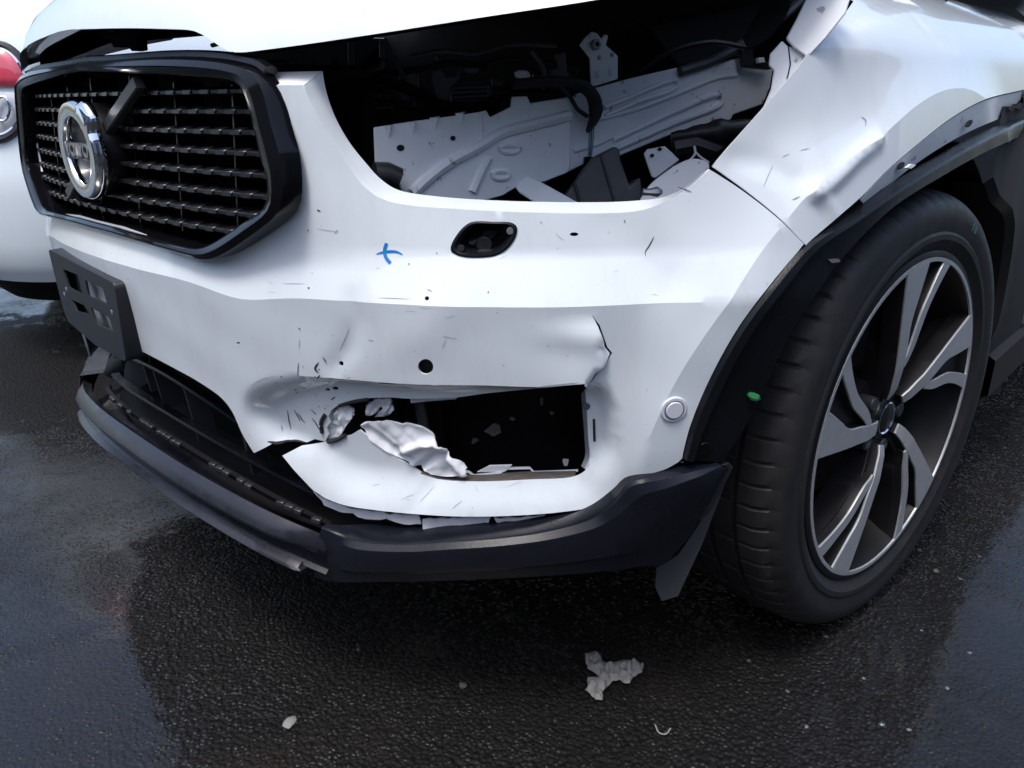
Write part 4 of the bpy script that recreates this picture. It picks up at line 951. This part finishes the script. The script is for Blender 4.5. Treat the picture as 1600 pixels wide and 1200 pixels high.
# ================================================================== fog-lamp opening: what lies behind the hole
rows = []; sv2 = np.linspace(.32, 1.02, 40)
for z, o_ in ((.60, -.05), (.585, -.14), (.33, -.15), (.31, -.05)): rows.append(surf(np.column_stack([sv2, np.full(40, z)]), o0, o_))
loft('fog_cavity', rows, 'bay_black', bay); rows = [surf(np.column_stack([-sv2, np.full(40, z)]), o0, o_) for z, o_ in ((.60, -.05), (.585, -.12), (.33, -.12), (.31, -.05))]; loft('fog_cavity', rows, 'bay_black', bay)
def pxpanel(nm, outline, f, m, parent, step=5, disp=None, thick=.003, sharp=50):
    q = lin(list(outline)+[outline[0]], step)[:-1]; v, fc = tri(q, (), step); P = hit(v, f)
    n_ = np.array([normal_at(tuple(q.mean(0)), o0)[1]])
    if disp is not None: P = P+n_*disp(v)[:, None]
    o = mesh(nm, P, face_cam(P, fc), m, parent, sharp=sharp); solid(o, thick); return o
def wr(sc_, amp, seed, fold=0.):
    def d(v):
        return np.array([amp*(noise.noise(Vector((x*sc_, y*sc_, seed)))+.5*noise.noise(Vector((x*sc_*2.3, y*sc_*2.3, seed+5)))-fold*abs(noise.noise(Vector((x*sc_*1.3+9, y*sc_*.7, seed))))) for x, y in v])
    return d
def crumple(v):
    d = np.zeros(len(v))
    for l, h, w_ in (([(575, 668), (640, 714)], -.010, 8), ([(630, 703), (660, 690), (692, 686)], .014, 9), ([(655, 730), (676, 712), (702, 703)], -.012, 7), ([(690, 690), (706, 714), (726, 735)], .010, 8), ([(600, 655), (640, 690)], .008, 14), ([(640, 664), (670, 680)], -.006, 9)):
        d += h*np.exp(-(dist_poly(v, np.array(l, float))/w_)**2)
    return d+wr(.05, .002, 3)(v)
o = pxpanel('crumpled_skin', [(566, 662), (578, 657), (606, 653), (632, 660), (659, 664), (680, 678), (696, 692), (704, 707), (722, 716), (729, 724), (732, 739), (700, 741), (675, 738), (655, 728), (632, 716), (600, 698), (580, 684)], guide_f(o1, -.004), 'torn_white', bumper, 3, crumple, sharp=45)
o['label'] = 'crumpled flap of white plastic folded into the fog opening'
pxpanel('torn_lump', [(509, 690), (507, 668), (513, 648), (524, 637), (540, 634), (548, 642), (549, 655), (541, 664), (534, 678), (524, 687)], guide_f(o1, -.004), 'torn_white', bumper, 2.5, wr(.06, .010, 8, 1.2), sharp=40)
pxpanel('torn_lump', [(569, 650), (573, 634), (586, 624), (606, 622), (610, 630), (604, 642), (590, 640), (580, 650)], guide_f(o1, -.012), 'torn_white', bumper, 2.5, wr(.07, .008, 12, 1.), sharp=40)
pxpanel('torn_lump', [(585, 652), (596, 640), (612, 632), (616, 640), (606, 650)], guide_f(o1, -.02), 'inner_paint', bumper, 3, wr(.08, .006, 15))
P = hit([(640, 622), (716, 620), (712, 624), (660, 628), (642, 630)], guide_f(o1, -.012)); plate('torn_strip', P, .003, 'raw_edge', bumper, .0005)
for pxs, w_ in (([(508, 648), (502, 660), (503, 676)], .003), ([(512, 690), (525, 688), (540, 680)], .003), ([(530, 634), (550, 628), (575, 624)], .0025)):
    tube('black_tear_edge', hit(cr(pxs, 4), guide_f(o1, .001)), w_, 'scuff', bumper, 6)
# ledge inside the lower edge of the hole, with a notched rim
A = hit(cr([(658, 738), (700, 750), (736, 752), (829, 749), (898, 744)], 6), guide_f(o1)); B = hit(cr([(660, 731), (700, 736), (740, 741), (829, 736), (900, 735)], 6), guide_f(o1, -.03))
mat('grimy', (.10, .088, .08), .8, var=.6, vscale=60)
ribbon('fog_ledge', resample(A, 30), resample(B, 30), 'grimy', bumper, 3, .002)
nt_ = [(665, 731), (732, 735), (740, 741), (780, 737), (793, 730), (828, 729), (834, 736), (890, 734), (903, 733)]
A = hit(lin(nt_, 4), guide_f(o1, -.028)); B = hit(lin([(p[0], p[1]+4) for p in nt_], 4), guide_f(o1, -.028)); ribbon('fog_rim', A, B, 'paint', bumper, 2, .0025)
A = hit(cr([(914, 608), (917, 640), (919, 683), (921, 716), (914, 733)], 6), guide_f(o1)); B = hit(cr([(908, 616), (910, 642), (913, 683), (914, 712), (908, 728)], 6), guide_f(o1, -.025)); ribbon('fog_rim', A, B, 'paint', bumper, 3, .002)
P, n_ = normal_at((916, 634), o1, -.002); disc('rim_screw', P+n_*.003, n_, .005, .004, 'sensor_ring', bumper, 10)
P = hit([(926, 655), (930, 655), (931, 690), (927, 690)], guide_f(o1, .0008)); plate('rim_slot', P, .001, 'scuff', bumper, 0)
# odds and ends inside the cavity
FV = guide_f(o0, -.09)
tube('cavity_stay', hit([(655, 626), (668, 700)], FV), .008, 'bay_grey', bay)
for px, w_, h_, m in (((770, 672), 14, 10, 'grimy'), ((846, 628), 5, 6, 'bay_grey'), ((884, 722), 5, 7, 'inner_paint'), ((862, 646), 4, 3, 'grimy'), ((742, 690), 6, 5, 'bay_grey'), ((800, 655), 5, 3, 'grimy')):
    t = np.sort(rng.uniform(0, 2*math.pi, 7)); P = hit([(px[0]+w_*math.cos(a), px[1]+h_*math.sin(a)) for a in t], FV); plate('mud_fleck', P, .002, m, bay, 0)
P = hit([(745, 738), (765, 728), (800, 727), (790, 737)], guide_f(o0, -.05)); plate('mud_fleck', P, .003, 'inner_paint', bay, .0005)
# ================================================================== fittings on the bumper
cz_ = h_wash.mean(0); rows = []
for k_, o_ in ((1.03, .0012), (.93, .002), (.86, .0), (.78, -.003), (.62, -.022), (.25, -.028), (.01, -.028)): rows.append(surf(cz_+(h_wash-cz_)*k_, o1, o_))
wo = loft('washer_housing', rows, 'matte_black', bumper, closed=True, sharp=25)
P, n_ = normal_at((757, 382), o1, -.016); disc('washer_nozzle', P+n_*.004, n_, .010, .014, 'dark_grille', bumper, 14, .002); 
for px in ((720, 388), (797, 361)): P, n_ = normal_at(px, o1, .001); disc('housing_screw', P, n_, .0042, .004, 'sensor_ring' if px[0] > 760 else 'rim_shadow', bumper, 10, .0004)
P, n_ = normal_at((1053, 640), o1, .001)
disc('sensor_bezel', P+n_*.0015, n_, .0165, .004, 'sensor_white', bumper, 24, .0012); disc('sensor_groove', P+n_*.0020, n_, .0125, .003, 'sensor_ring', bumper, 24, .0003); disc('parking_sensor', P+n_*.0035, n_, .0110, .004, 'sensor_white', bumper, 24, .001)
P, n_ = normal_at((665, 573), o1, -.010); disc('sensor_socket', P, n_, .016, .01, 'rim_shadow', bumper, 20, 0)
def stroke(nm, pxs, w_, m, ofn=o1, parent=None, n=14, off=.0006, taper=True):
    q = resample(cr(pxs, 6), n) if len(pxs) > 2 else resample(np.array(pxs, float), n)
    t = np.gradient(q, axis=0); t /= np.linalg.norm(t, axis=1)[:, None]+1e-9; nn = np.column_stack([-t[:, 1], t[:, 0]])
    ww = w_*(np.sin(np.linspace(.12, math.pi-.12, n))**.6 if taper else np.ones(n))
    A, B = hit(q+nn*ww[:, None]/2, guide_f(ofn, off)), hit(q-nn*ww[:, None]/2, guide_f(ofn, off))
    return ribbon(nm, A, B, m, parent or bumper, 2)
stroke('blue_mark', [(604, 380), (601, 390), (602, 400), (606, 407), (610, 411)], 5.5, 'blue_marker', taper=False)['label'] = 'blue marker cross drawn on the bumper'
stroke('blue_mark', [(588, 397), (600, 394), (612, 393), (621, 394), (629, 398)], 4.5, 'blue_marker')
for pxs, w_, m in (([(1022, 369), (1015, 383), (1008, 394), (1009, 400)], 2.2, 'scuff'), ([(1058, 292), (1070, 296), (1081, 300)], 1.8, 'scuff'), ([(546, 512), (538, 532), (530, 549)], 2, 'scuff_soft'), ([(466, 566), (465, 588)], 1.6, 'scuff'), ([(468, 530), (467, 545)], 1.3, 'scuff_soft'),
                   ([(504, 558), (510, 567)], 2.2, 'scuff'), ([(449, 640), (451, 655), (455, 672)], 2, 'scuff'), ([(459, 640), (465, 650), (469, 658)], 2, 'scuff'), ([(466, 645), (472, 656), (477, 661)], 1.8, 'scuff'), ([(487, 653), (494, 662), (499, 672)], 2, 'scuff'), ([(440, 664), (441, 674)], 1.6, 'scuff'), ([(486, 640), (494, 648)], 1.5, 'scuff'),
                   ([(418, 690), (432, 692), (446, 690)], 6, 'scuff'), ([(446, 690), (462, 688), (480, 692)], 4, 'scuff'), ([(495, 357), (512, 360), (530, 362)], 1.2, 'scuff_soft'), ([(522, 366), (528, 358)], 1.4, 'scuff_soft'), ([(495, 328), (501, 330)], 2.5, 'scuff'), ([(667, 452), (675, 455)], 2.2, 'scuff_soft'),
                   ([(620, 604), (640, 606), (652, 604)], 2, 'scuff_soft'), ([(836, 606), (860, 603), (905, 598)], 3, 'scuff_soft'), ([(498, 566), (492, 576), (497, 582)], 4, 'scuff'), ([(500, 586), (495, 592)], 3, 'scuff'), ([(517, 625), (524, 620)], 2.5, 'scuff'), ([(390, 604), (410, 592), (430, 588)], 1.5, 'scuff_soft'), ([(655, 785), (668, 772), (678, 760)], 1.2, 'scuff_soft'), ([(706, 795), (722, 782)], 1.2, 'scuff_soft'), ([(568, 598), (640, 602)], 1.0, 'scuff_soft'),
                   ([(690, 545), (697, 530)], 1.2, 'scuff_soft'), ([(575, 531), (583, 532)], 1.4, 'scuff_soft'), ([(700, 610), (720, 606)], 1.2, 'scuff_soft'), ([(440, 443), (475, 443)], 1.0, 'scuff_soft'), ([(590, 465), (640, 467)], 1.2, 'scuff_soft')):
    stroke('scratch', pxs, w_*.75, m, n=8)
for pxs, w_, m in (([(1193, 292), (1200, 275), (1208, 258)], 1.2, 'scuff_soft'), ([(1222, 245), (1234, 240)], 1.0, 'scuff_soft'), ([(1250, 235), (1266, 231)], 1.0, 'scuff_soft'), ([(1346, 182), (1353, 188), (1352, 197)], 1.6, 'scuff_soft'), ([(1238, 312), (1250, 307)], 2.2, 'scuff_soft'), ([(1270, 55), (1300, 20), (1298, 28)], .8, 'scuff_soft')):
    stroke('scratch', pxs, w_, m, of, fender, n=8)
# hairline scratches left by the impact
for i in range(22):
    c = np.array((rng.uniform(400, 1050), rng.uniform(350, 585))) if i < 16 else np.array((rng.uniform(480, 900), rng.uniform(755, 795)))
    a = rng.normal(.15, .5); l = abs(rng.normal(10, 9))+5; d = np.array((math.cos(a), math.sin(a)))*l/2
    q = px_sz([c-d, c, c+d], o1)
    if inside(q, outer).all() and not any(inside(q, h).any() for h in holes): stroke('scratch', [tuple(c-d), tuple(c+d*[.1, .3]), tuple(c+d)], rng.uniform(.4, .8), 'scuff_soft', n=6, off=.0004)
# fine paint chips, too small to pick apart
bm = bmesh.new(); V = []; 
cp = np.column_stack([rng.uniform(380, 1000, 40), rng.uniform(340, 600, 40)]); cp = np.vstack([cp, np.column_stack([rng.normal(500, 40, 50), rng.normal(620, 30, 50)])]); 
Pc = hit(cp, guide_f(o1, .0005)); szc = np.column_stack(to_sd(Pc)[:1]+(Pc[:, 2],)); okc = inside(szc, outer)
for p in Pc[okc]:
    nn = np.array((.55, -.75, .3)); a = np.cross(nn, (0, 0, 1)); a /= np.linalg.norm(a); b = np.cross(a, nn); r = abs(rng.normal(0, .0006))+.0002
    t = np.sort(rng.uniform(0, 6.28, 5)); vs = [bm.verts.new(p+r*(math.cos(q)*a+rng.uniform(.4, 1.4)*math.sin(q)*b)+nn*.0003) for q in t]; bm.faces.new(vs)
tag(bm_obj('paint_chips', bm, 'scuff', bumper, False), kind='stuff')
# ---- fender lip under the arch edge, with clip holes
A = hit(cr([(1345, 312), (1386, 268), (1435, 226), (1488, 185), (1540, 157), (1600, 142), (1622, 138)], 6), guide_f(of, -.002)); B = hit(cr([(1352, 322), (1400, 280), (1450, 243), (1500, 213), (1550, 190), (1600, 172), (1622, 166)], 6), guide_f(o0, -.014))
ribbon('fender_lip', resample(A, 40), resample(B, 40), 'inner_paint', fender, 3, .002)
for px, rx, ry in (((1409, 259), 4, 6), ((1515, 193), 4, 6), ((1583, 168), 4, 6), ((1594, 166), 4, 5)):
    P = hit([(px[0]+rx*math.cos(a)+ry*.5*math.sin(a), px[1]-ry*math.sin(a)) for a in np.arange(10)/10*6.283], guide_f(o0, -.002)); plate('clip_hole', P, .002, 'rim_shadow', fender, 0)
P = hit([(1417, 262), (1424, 256), (1432, 258), (1424, 264)], guide_f(o0, .004)); plate('broken_clip', P, .004, 'raw_edge', fender, .0005)
# green clip, screw, and scuff on the black trim
P, n_ = normal_at((1175, 619), o0, .004); tube('green_clip', [P-n_*.004+np.array((-.006, -.003, .003)), P+n_*.001, P+n_*.003+np.array((.004, .003, -.001)), P+np.array((.008, .005, -.003))], np.array([.0015, .0055, .0045, .0015]), 'green', tr, 8)
P, n_ = normal_at((1101, 702), o0, .005); disc('trim_screw', P, n_, .009, .006, 'gloss_black', tr, 16); 
P = hit([(1294, 405), (1310, 404), (1314, 409), (1300, 411)], guide_f(o0, .005)); plate('trim_scuff', P, .001, 'tyre_mark', tr, 0)
# ================================================================== rest of the white car, mostly out of the picture
for sg in (1, -1):
    for y0, y1 in ((1.625, 2.55), (2.556, 3.15)):
        s0, s1 = [np.interp(y, PLAN[len(PLAN)//2:, 1], PS[len(PLAN)//2:]) for y in (y0, min(y1, 2.59))]
        zz = np.linspace(.36, 1.03, 14)
        rows = [[(sg*(.94+.0-.13*max(0, z-.64)-.05*max(0, .64-z)-9*max(0, z-.9)**2*.6), y, z) for z in zz] for y in np.linspace(y0, y1, 8)]
        d_ = loft('door', rows, 'paint', car); solid(d_, .02, 0)
    rows = [[(sg*x, y, z) for x, z in ((.90, .37), (.945, .34), (.945, .26), (.88, .20), (.5, .20))] for y in (1.36, 3.2)]
    loft('sill', rows, 'rim_shadow', car)
    rows = [[(sg*x, y, z) for x, z in ((.93, .30), (.945, .64), (.90, .95), (.80, 1.05))] for y in (3.15, 3.6, 4.0)] + [[(sg*x*.9, 4.3, z) for x, z in ((.93, .30), (.945, .64), (.90, .95), (.80, 1.05))]]
    loft('rear_quarter', rows, 'paint', car)
    rows = [[(sg*x, y, z) for x, z in ((.80, 1.04), (.62, 1.56))] for y in (1.45, 2.2, 3.0, 3.9)]
    rows[0] = [(sg*.84, 1.15, 1.04), (sg*.62, 1.95, 1.54)]; loft('side_window', rows, 'glass', car)
loft('windscreen', [[(x, 1.18+.10*(x/.8)**2, 1.10) for x in np.linspace(-.82, .82, 9)], [(x*.76, 1.95+.06*(x/.8)**2, 1.56) for x in np.linspace(-.82, .82, 9)]], 'glass', car)
loft('roof', [[(x, y, 1.62-.10*(x/.62)**2-.03*abs(y-2.9)) for x in np.linspace(-.64, .64, 9)] for y in (1.93, 2.4, 3.0, 3.6, 4.0)], 'paint', car)
loft('tailgate', [[(x, y, z) for x in np.linspace(-.8, .8, 7)] for y, z in ((4.0, 1.52), (4.28, 1.05), (4.34, .6), (4.30, .3))], 'paint', car)
loft('underbody', [[(-.85, y, .22), (.85, y, .22)] for y in (1.30, 4.2)], 'bay_black', car)
loft('headlight', [[tuple(p) for p in surf(np.column_stack([-np.linspace(.56, .98, 14), np.full(14, z)]), o0, .004)] for z in (.775, .80, .83, .86, .88)], 'clear_lens', car)['label'] = 'intact headlight on the far side'
# ================================================================== sheds added out of view to block low sky and show as reflections
mat('shed_wall', (.42, .44, .46), .6, var=.25, vscale=1.5); mat('shed_roof', (.10, .10, .105), .5, var=.2, vscale=2); mat('shed_door', (.08, .10, .12), .5)
def shed(label, x0, x1, y0, y1, h, face):
    t = thing('added_shed', label, 'shed', ((x0+x1)/2, (y0+y1)/2, 0)); dx, dy = (x1-x0)/2, (y1-y0)/2
    box('wall', (0, 0, h/2), (2*dx, 2*dy, h), 'shed_wall', t, bev=.02)
    box('roof', (0, 0, h+.12), (2*dx+.6, 2*dy+.6, .22), 'shed_roof', t, bev=.03)
    n_ = 3
    for i in range(n_):
        u_ = (i+.5)/n_*2-1
        if face == 'y': box('door', (u_*dx*.9, dy+.03, 1.45), (2.4, .08, 2.9), 'shed_door', t, bev=.02)
        else: box('door', (-dx-.03, u_*dy*.9, 1.45), (.08, 2.4, 2.9), 'shed_door', t, bev=.02)
    return t
shed('long grey unseen shed, added to block low sky in front of the wrecked car', -8, 9, -11.5, -6.6, 3.6, 'y')
shed('grey unseen shed, added to block low sky along the wheel side of the wrecked car', 6.2, 11, -4.6, 9, 3.4, 'x')
# ================================================================== neighbouring car
nb = thing('parked_car', 'pale white car with round red and clear tail light, beside the wrecked car', 'car', (-2.33, 2.4, 0))
BX, BY0, BY1, BHW, BR = -2.36, .20, 4.5, .92, .42
def bprof(z):
    return np.interp(z, [.2, .30, .36, .50, .66, .70, .82, .95, 1.05, 1.12, 1.16], [-.06, -.03, .0, .015, .015, .0, .0, -.012, -.035, -.07, -.13])
def bsd(P):
    cx, cy, hx, hy = BX, (BY0+BY1)/2, BHW-BR, (BY1-BY0)/2-BR
    dx, dy = np.abs(P[:, 0]-cx)-hx, np.abs(P[:, 1]-cy)-hy
    return np.hypot(np.maximum(dx, 0), np.maximum(dy, 0))+np.minimum(np.maximum(dx, dy), 0)-BR
def bf(off=0.): return lambda P: bsd(P)-bprof(P[:, 2])-off
def bring(off, z, n=96):
    pts = []
    for cx, cy, a0 in ((BX+BHW-BR, BY1-BR, 0), (BX-BHW+BR, BY1-BR, 90), (BX-BHW+BR, BY0+BR, 180), (BX+BHW-BR, BY0+BR, 270)):
        for a in np.radians(np.linspace(a0, a0+90, n//4)): pts.append((cx+(BR+off)*math.cos(a), cy+(BR+off)*math.sin(a), z))
    return np.array(pts)-np.array((-2.33, 2.4, 0))
def kid(o): o.parent = nb; o.location = (0, 0, 0); return o
def world(o): o.parent = nb; o.matrix_parent_inverse = Matrix.Translation((2.33, -2.4, 0)); return o
zl_ = [.30, .33, .36, .43, .50, .58, .66, .70, .76, .82, .88, .95, 1.0, 1.05, 1.09, 1.12, 1.16]
o = loft('body', [bring(float(bprof(z)), z) for z in zl_], 'bg_paint', nb, closed=True, sharp=35)
loft('greenhouse', [bring(-.14, 1.15), bring(-.22, 1.28), bring(-.32, 1.44)], 'glass', nb, closed=True)
loft('roof', [bring(-.32, 1.44), bring(-.36, 1.48), bring(-.5, 1.50), bring(-.8, 1.51)], 'bg_paint', nb, closed=True, cap=True)
loft('underbody', [bring(-.03, .30), bring(-.10, .22), bring(-.5, .20)], 'bay_black', nb, closed=True, cap=True)
for sx in (1, -1):
    for yy in (1.0, 3.6):
        bm = bmesh.new(); bmesh.ops.create_cone(bm, cap_ends=True, segments=40, radius1=.31, radius2=.31, depth=.2, matrix=Matrix.Translation((sx*.80, yy-2.4, .31)) @ Matrix.Rotation(math.pi/2, 4, 'Y')); o = bm_obj('tyre', bm, 'rubber', nb); bevel(o, .02, 3)
        bm = bmesh.new(); bmesh.ops.create_cone(bm, cap_ends=True, segments=32, radius1=.2, radius2=.17, depth=.02, matrix=Matrix.Translation((sx*.905, yy-2.4, .31)) @ Matrix.Rotation(sx*math.pi/2, 4, 'Y')); o = bm_obj('wheel_rim', bm, 'rim_face', nb); bevel(o, .01, 2)
def blens(nm, outline, off, m, bul=.0, step=6):
    q = lin(list(outline)+[outline[0]], step)[:-1]; v, fc = tri(q, (), step)
    P = hit(v, bf(off)); d = dist_poly(v, q, True); P = P+np.array((.6, -.8, 0))*(bul*np.minimum(1, d/20))[:, None]
    return world(solid(mesh(nm, P, face_cam(P, fc), m, None), .004))
el = [(-6+54*math.cos(t), 144-75*math.sin(t)) for t in np.linspace(0, 2*math.pi, 48, endpoint=False)]
P = hit(el, bf(.0)); world(tube('lamp_rim', P, .011, 'bg_trim', None, 8, closed=True))
el2 = np.array([(-6+48*math.cos(t), 144-68*math.sin(t)) for t in np.linspace(0, 2*math.pi, 48, endpoint=False)])
P = hit(el2, bf(.004)); world(tube('lamp_bezel', P, .007, 'chrome', None, 8, closed=True))
up = [p for p in el2 if p[1] < 140]; lw = [p for p in el2 if p[1] > 141]
up = sorted(up, key=lambda p: math.atan2(-(p[1]-140), p[0]+6)); lw = sorted(lw, key=lambda p: math.atan2(p[1]-141, p[0]+6))
blens('red_lens', up, .008, 'red_lens', .02); L_ = blens('clear_lens', lw, .004, 'clear_lens', .012)
P = hit([(4+11*math.cos(t), 170-19*math.sin(t)) for t in np.linspace(0, 2*math.pi, 24, endpoint=False)], bf(.020)); world(tube('reflector_ring', P, .004, 'chrome', None, 6, closed=True))
blens('reflector', [(34, 186), (42, 168), (46, 150), (44, 172), (37, 192)], .014, 'red_lens', 0, 3)
world(tube('panel_gap', hit(cr([(33, 203), (48, 211), (66, 222), (90, 236)], 4), bf(.0)), .0016, 'bg_trim', None, 6))
# ================================================================== litter on the asphalt
def tissue():
    out = [(915, 1022), (930, 1018), (940, 1030), (950, 1040), (962, 1034), (990, 1034), (1008, 1038), (1004, 1050), (990, 1058), (985, 1070), (968, 1064), (958, 1066), (945, 1075), (940, 1094), (928, 1092), (916, 1078), (922, 1062), (934, 1056), (922, 1048), (912, 1036)]
    q = lin(out+[out[0]], 4)[:-1]; v, fc = tri(q, (), 3.2); P = on_plane(v, (0, 0, .006), (0, 0, 1))
    d = np.minimum(dist_poly(v, q, True)/14, 1)
    h = np.array([abs(noise.noise(Vector((x*.055, y*.075, 2))))+.6*abs(noise.noise(Vector((x*.13, y*.16, 7)))) for x, y in v])
    P[:, 2] += .032*h*d**.7+.002*rng.random(len(v))
    P[:, :2] += np.array([[noise.noise(Vector((x*.1, y*.1, 4))), noise.noise(Vector((x*.1, y*.1, 9)))] for x, y in v])*.006
    o = mesh('crumpled_tissue', P, face_cam(P, fc), 'tissue', None, sharp=50); solid(o, .0012, 0)
    tag(o, 'crumpled dirty white tissue lying on the wet asphalt', 'tissue'); return o
tissue()
def pebble(px, r, m, name, label, cat, group, flat=.5):
    c = on_plane([px], (0, 0, 0), (0, 0, 1))[0]; bm = bmesh.new(); bmesh.ops.create_icosphere(bm, subdivisions=2, radius=r); sd_ = rng.uniform(0, 50)
    for v in bm.verts:
        k = 1+.45*noise.noise(v.co/r*1.1+Vector((sd_, 0, 0))); v.co = Vector((v.co.x*k*1.2, v.co.y*k, v.co.z*k*flat))
    bmesh.ops.rotate(bm, matrix=Matrix.Rotation(rng.uniform(0, 6), 3, 'Z'), verts=bm.verts); zm = min(v.co.z for v in bm.verts)
    bmesh.ops.translate(bm, vec=(c[0], c[1], -zm-.0012), verts=bm.verts); o = bm_obj(name, bm, m, None, sharp=60); tag(o, label, cat, group); return o
mat('stone', (.06, .057, .053), .7, var=.3, vscale=80); mat('shard', (.10, .14, .15), .2); mat('leafy', (.10, .075, .045), .7, var=.4, vscale=60)
pebble((453, 1131), .0095, 'tissue', 'paper_scrap', 'small pale paper scrap lying alone on the dark asphalt', 'scrap', None, .35)
P = on_plane([(1024, 1133), (1030, 1145), (1040, 1147), (1048, 1138)], (0, 0, .003), (0, 0, 1)); o = tube('plastic_tie', cr(P, 5), .0012, 'tissue', None, 6); tag(o, 'thin pale bent plastic strip on the asphalt near the tissue', 'strip')
pebble((137, 645), .006, 'stone', 'pebble', 'pale pebble on the asphalt left of the front lip', 'pebble', 'pebbles scattered on the asphalt')
pebble((724, 1072), .006, 'stone', 'pebble', 'pebble on the asphalt between the tissue and the paper scrap', 'pebble', 'pebbles scattered on the asphalt')
pebble((1290, 995), .004, 'stone', 'pebble', 'small pebble at the foot of the tyre', 'pebble', 'pebbles scattered on the asphalt')
for px, r in (((560, 1015), .003), ((1436, 860), .0045), ((1462, 893), .0055), ((1500, 905), .004), ((1404, 886), .003), ((1230, 1080), .003), ((1170, 1032), .003), ((340, 780), .003), ((1530, 870), .003), ((1570, 700), .003), ((1560, 640), .003)):
    pebble(px, r, 'stone', 'pebble', 'tiny grey pebble lying loose on the open wet asphalt', 'pebble', 'pebbles scattered on the asphalt')
for px, r in (((1378, 1132), .0035), ((1420, 1140), .003), ((1480, 1075), .003), ((1260, 1135), .003), ((1350, 1060), .0026), ((1515, 1020), .003), ((1440, 985), .0026)):
    pebble(px, r, 'shard', 'glass_shard', 'tiny pale blue glass shard on the asphalt near the wheel', 'shard', 'glass shards near the wheel', .4)
# loose grit, too fine to count
bm = bmesh.new()
for i in range(1800):
    x, y = rng.uniform(-1.6, 2.0), rng.uniform(-.7, 1.2); r = abs(rng.normal(0, .0007))+.0004; h = r*rng.uniform(.4, 1)
    a = rng.uniform(0, 6.28); vs = [bm.verts.new((x+r*math.cos(a+k*2.09)*rng.uniform(.6, 1.3), y+r*math.sin(a+k*2.09)*rng.uniform(.6, 1.3), -.0002)) for k in range(3)]; t = bm.verts.new((x, y, h))
    for k in range(3): bm.faces.new((vs[k], vs[(k+1) % 3], t))
bmesh.ops.recalc_face_normals(bm, faces=bm.faces)
tag(bm_obj('grit', bm, 'stone', None, False), 'fine pale grit scattered over the wet asphalt', 'grit', kind='stuff')
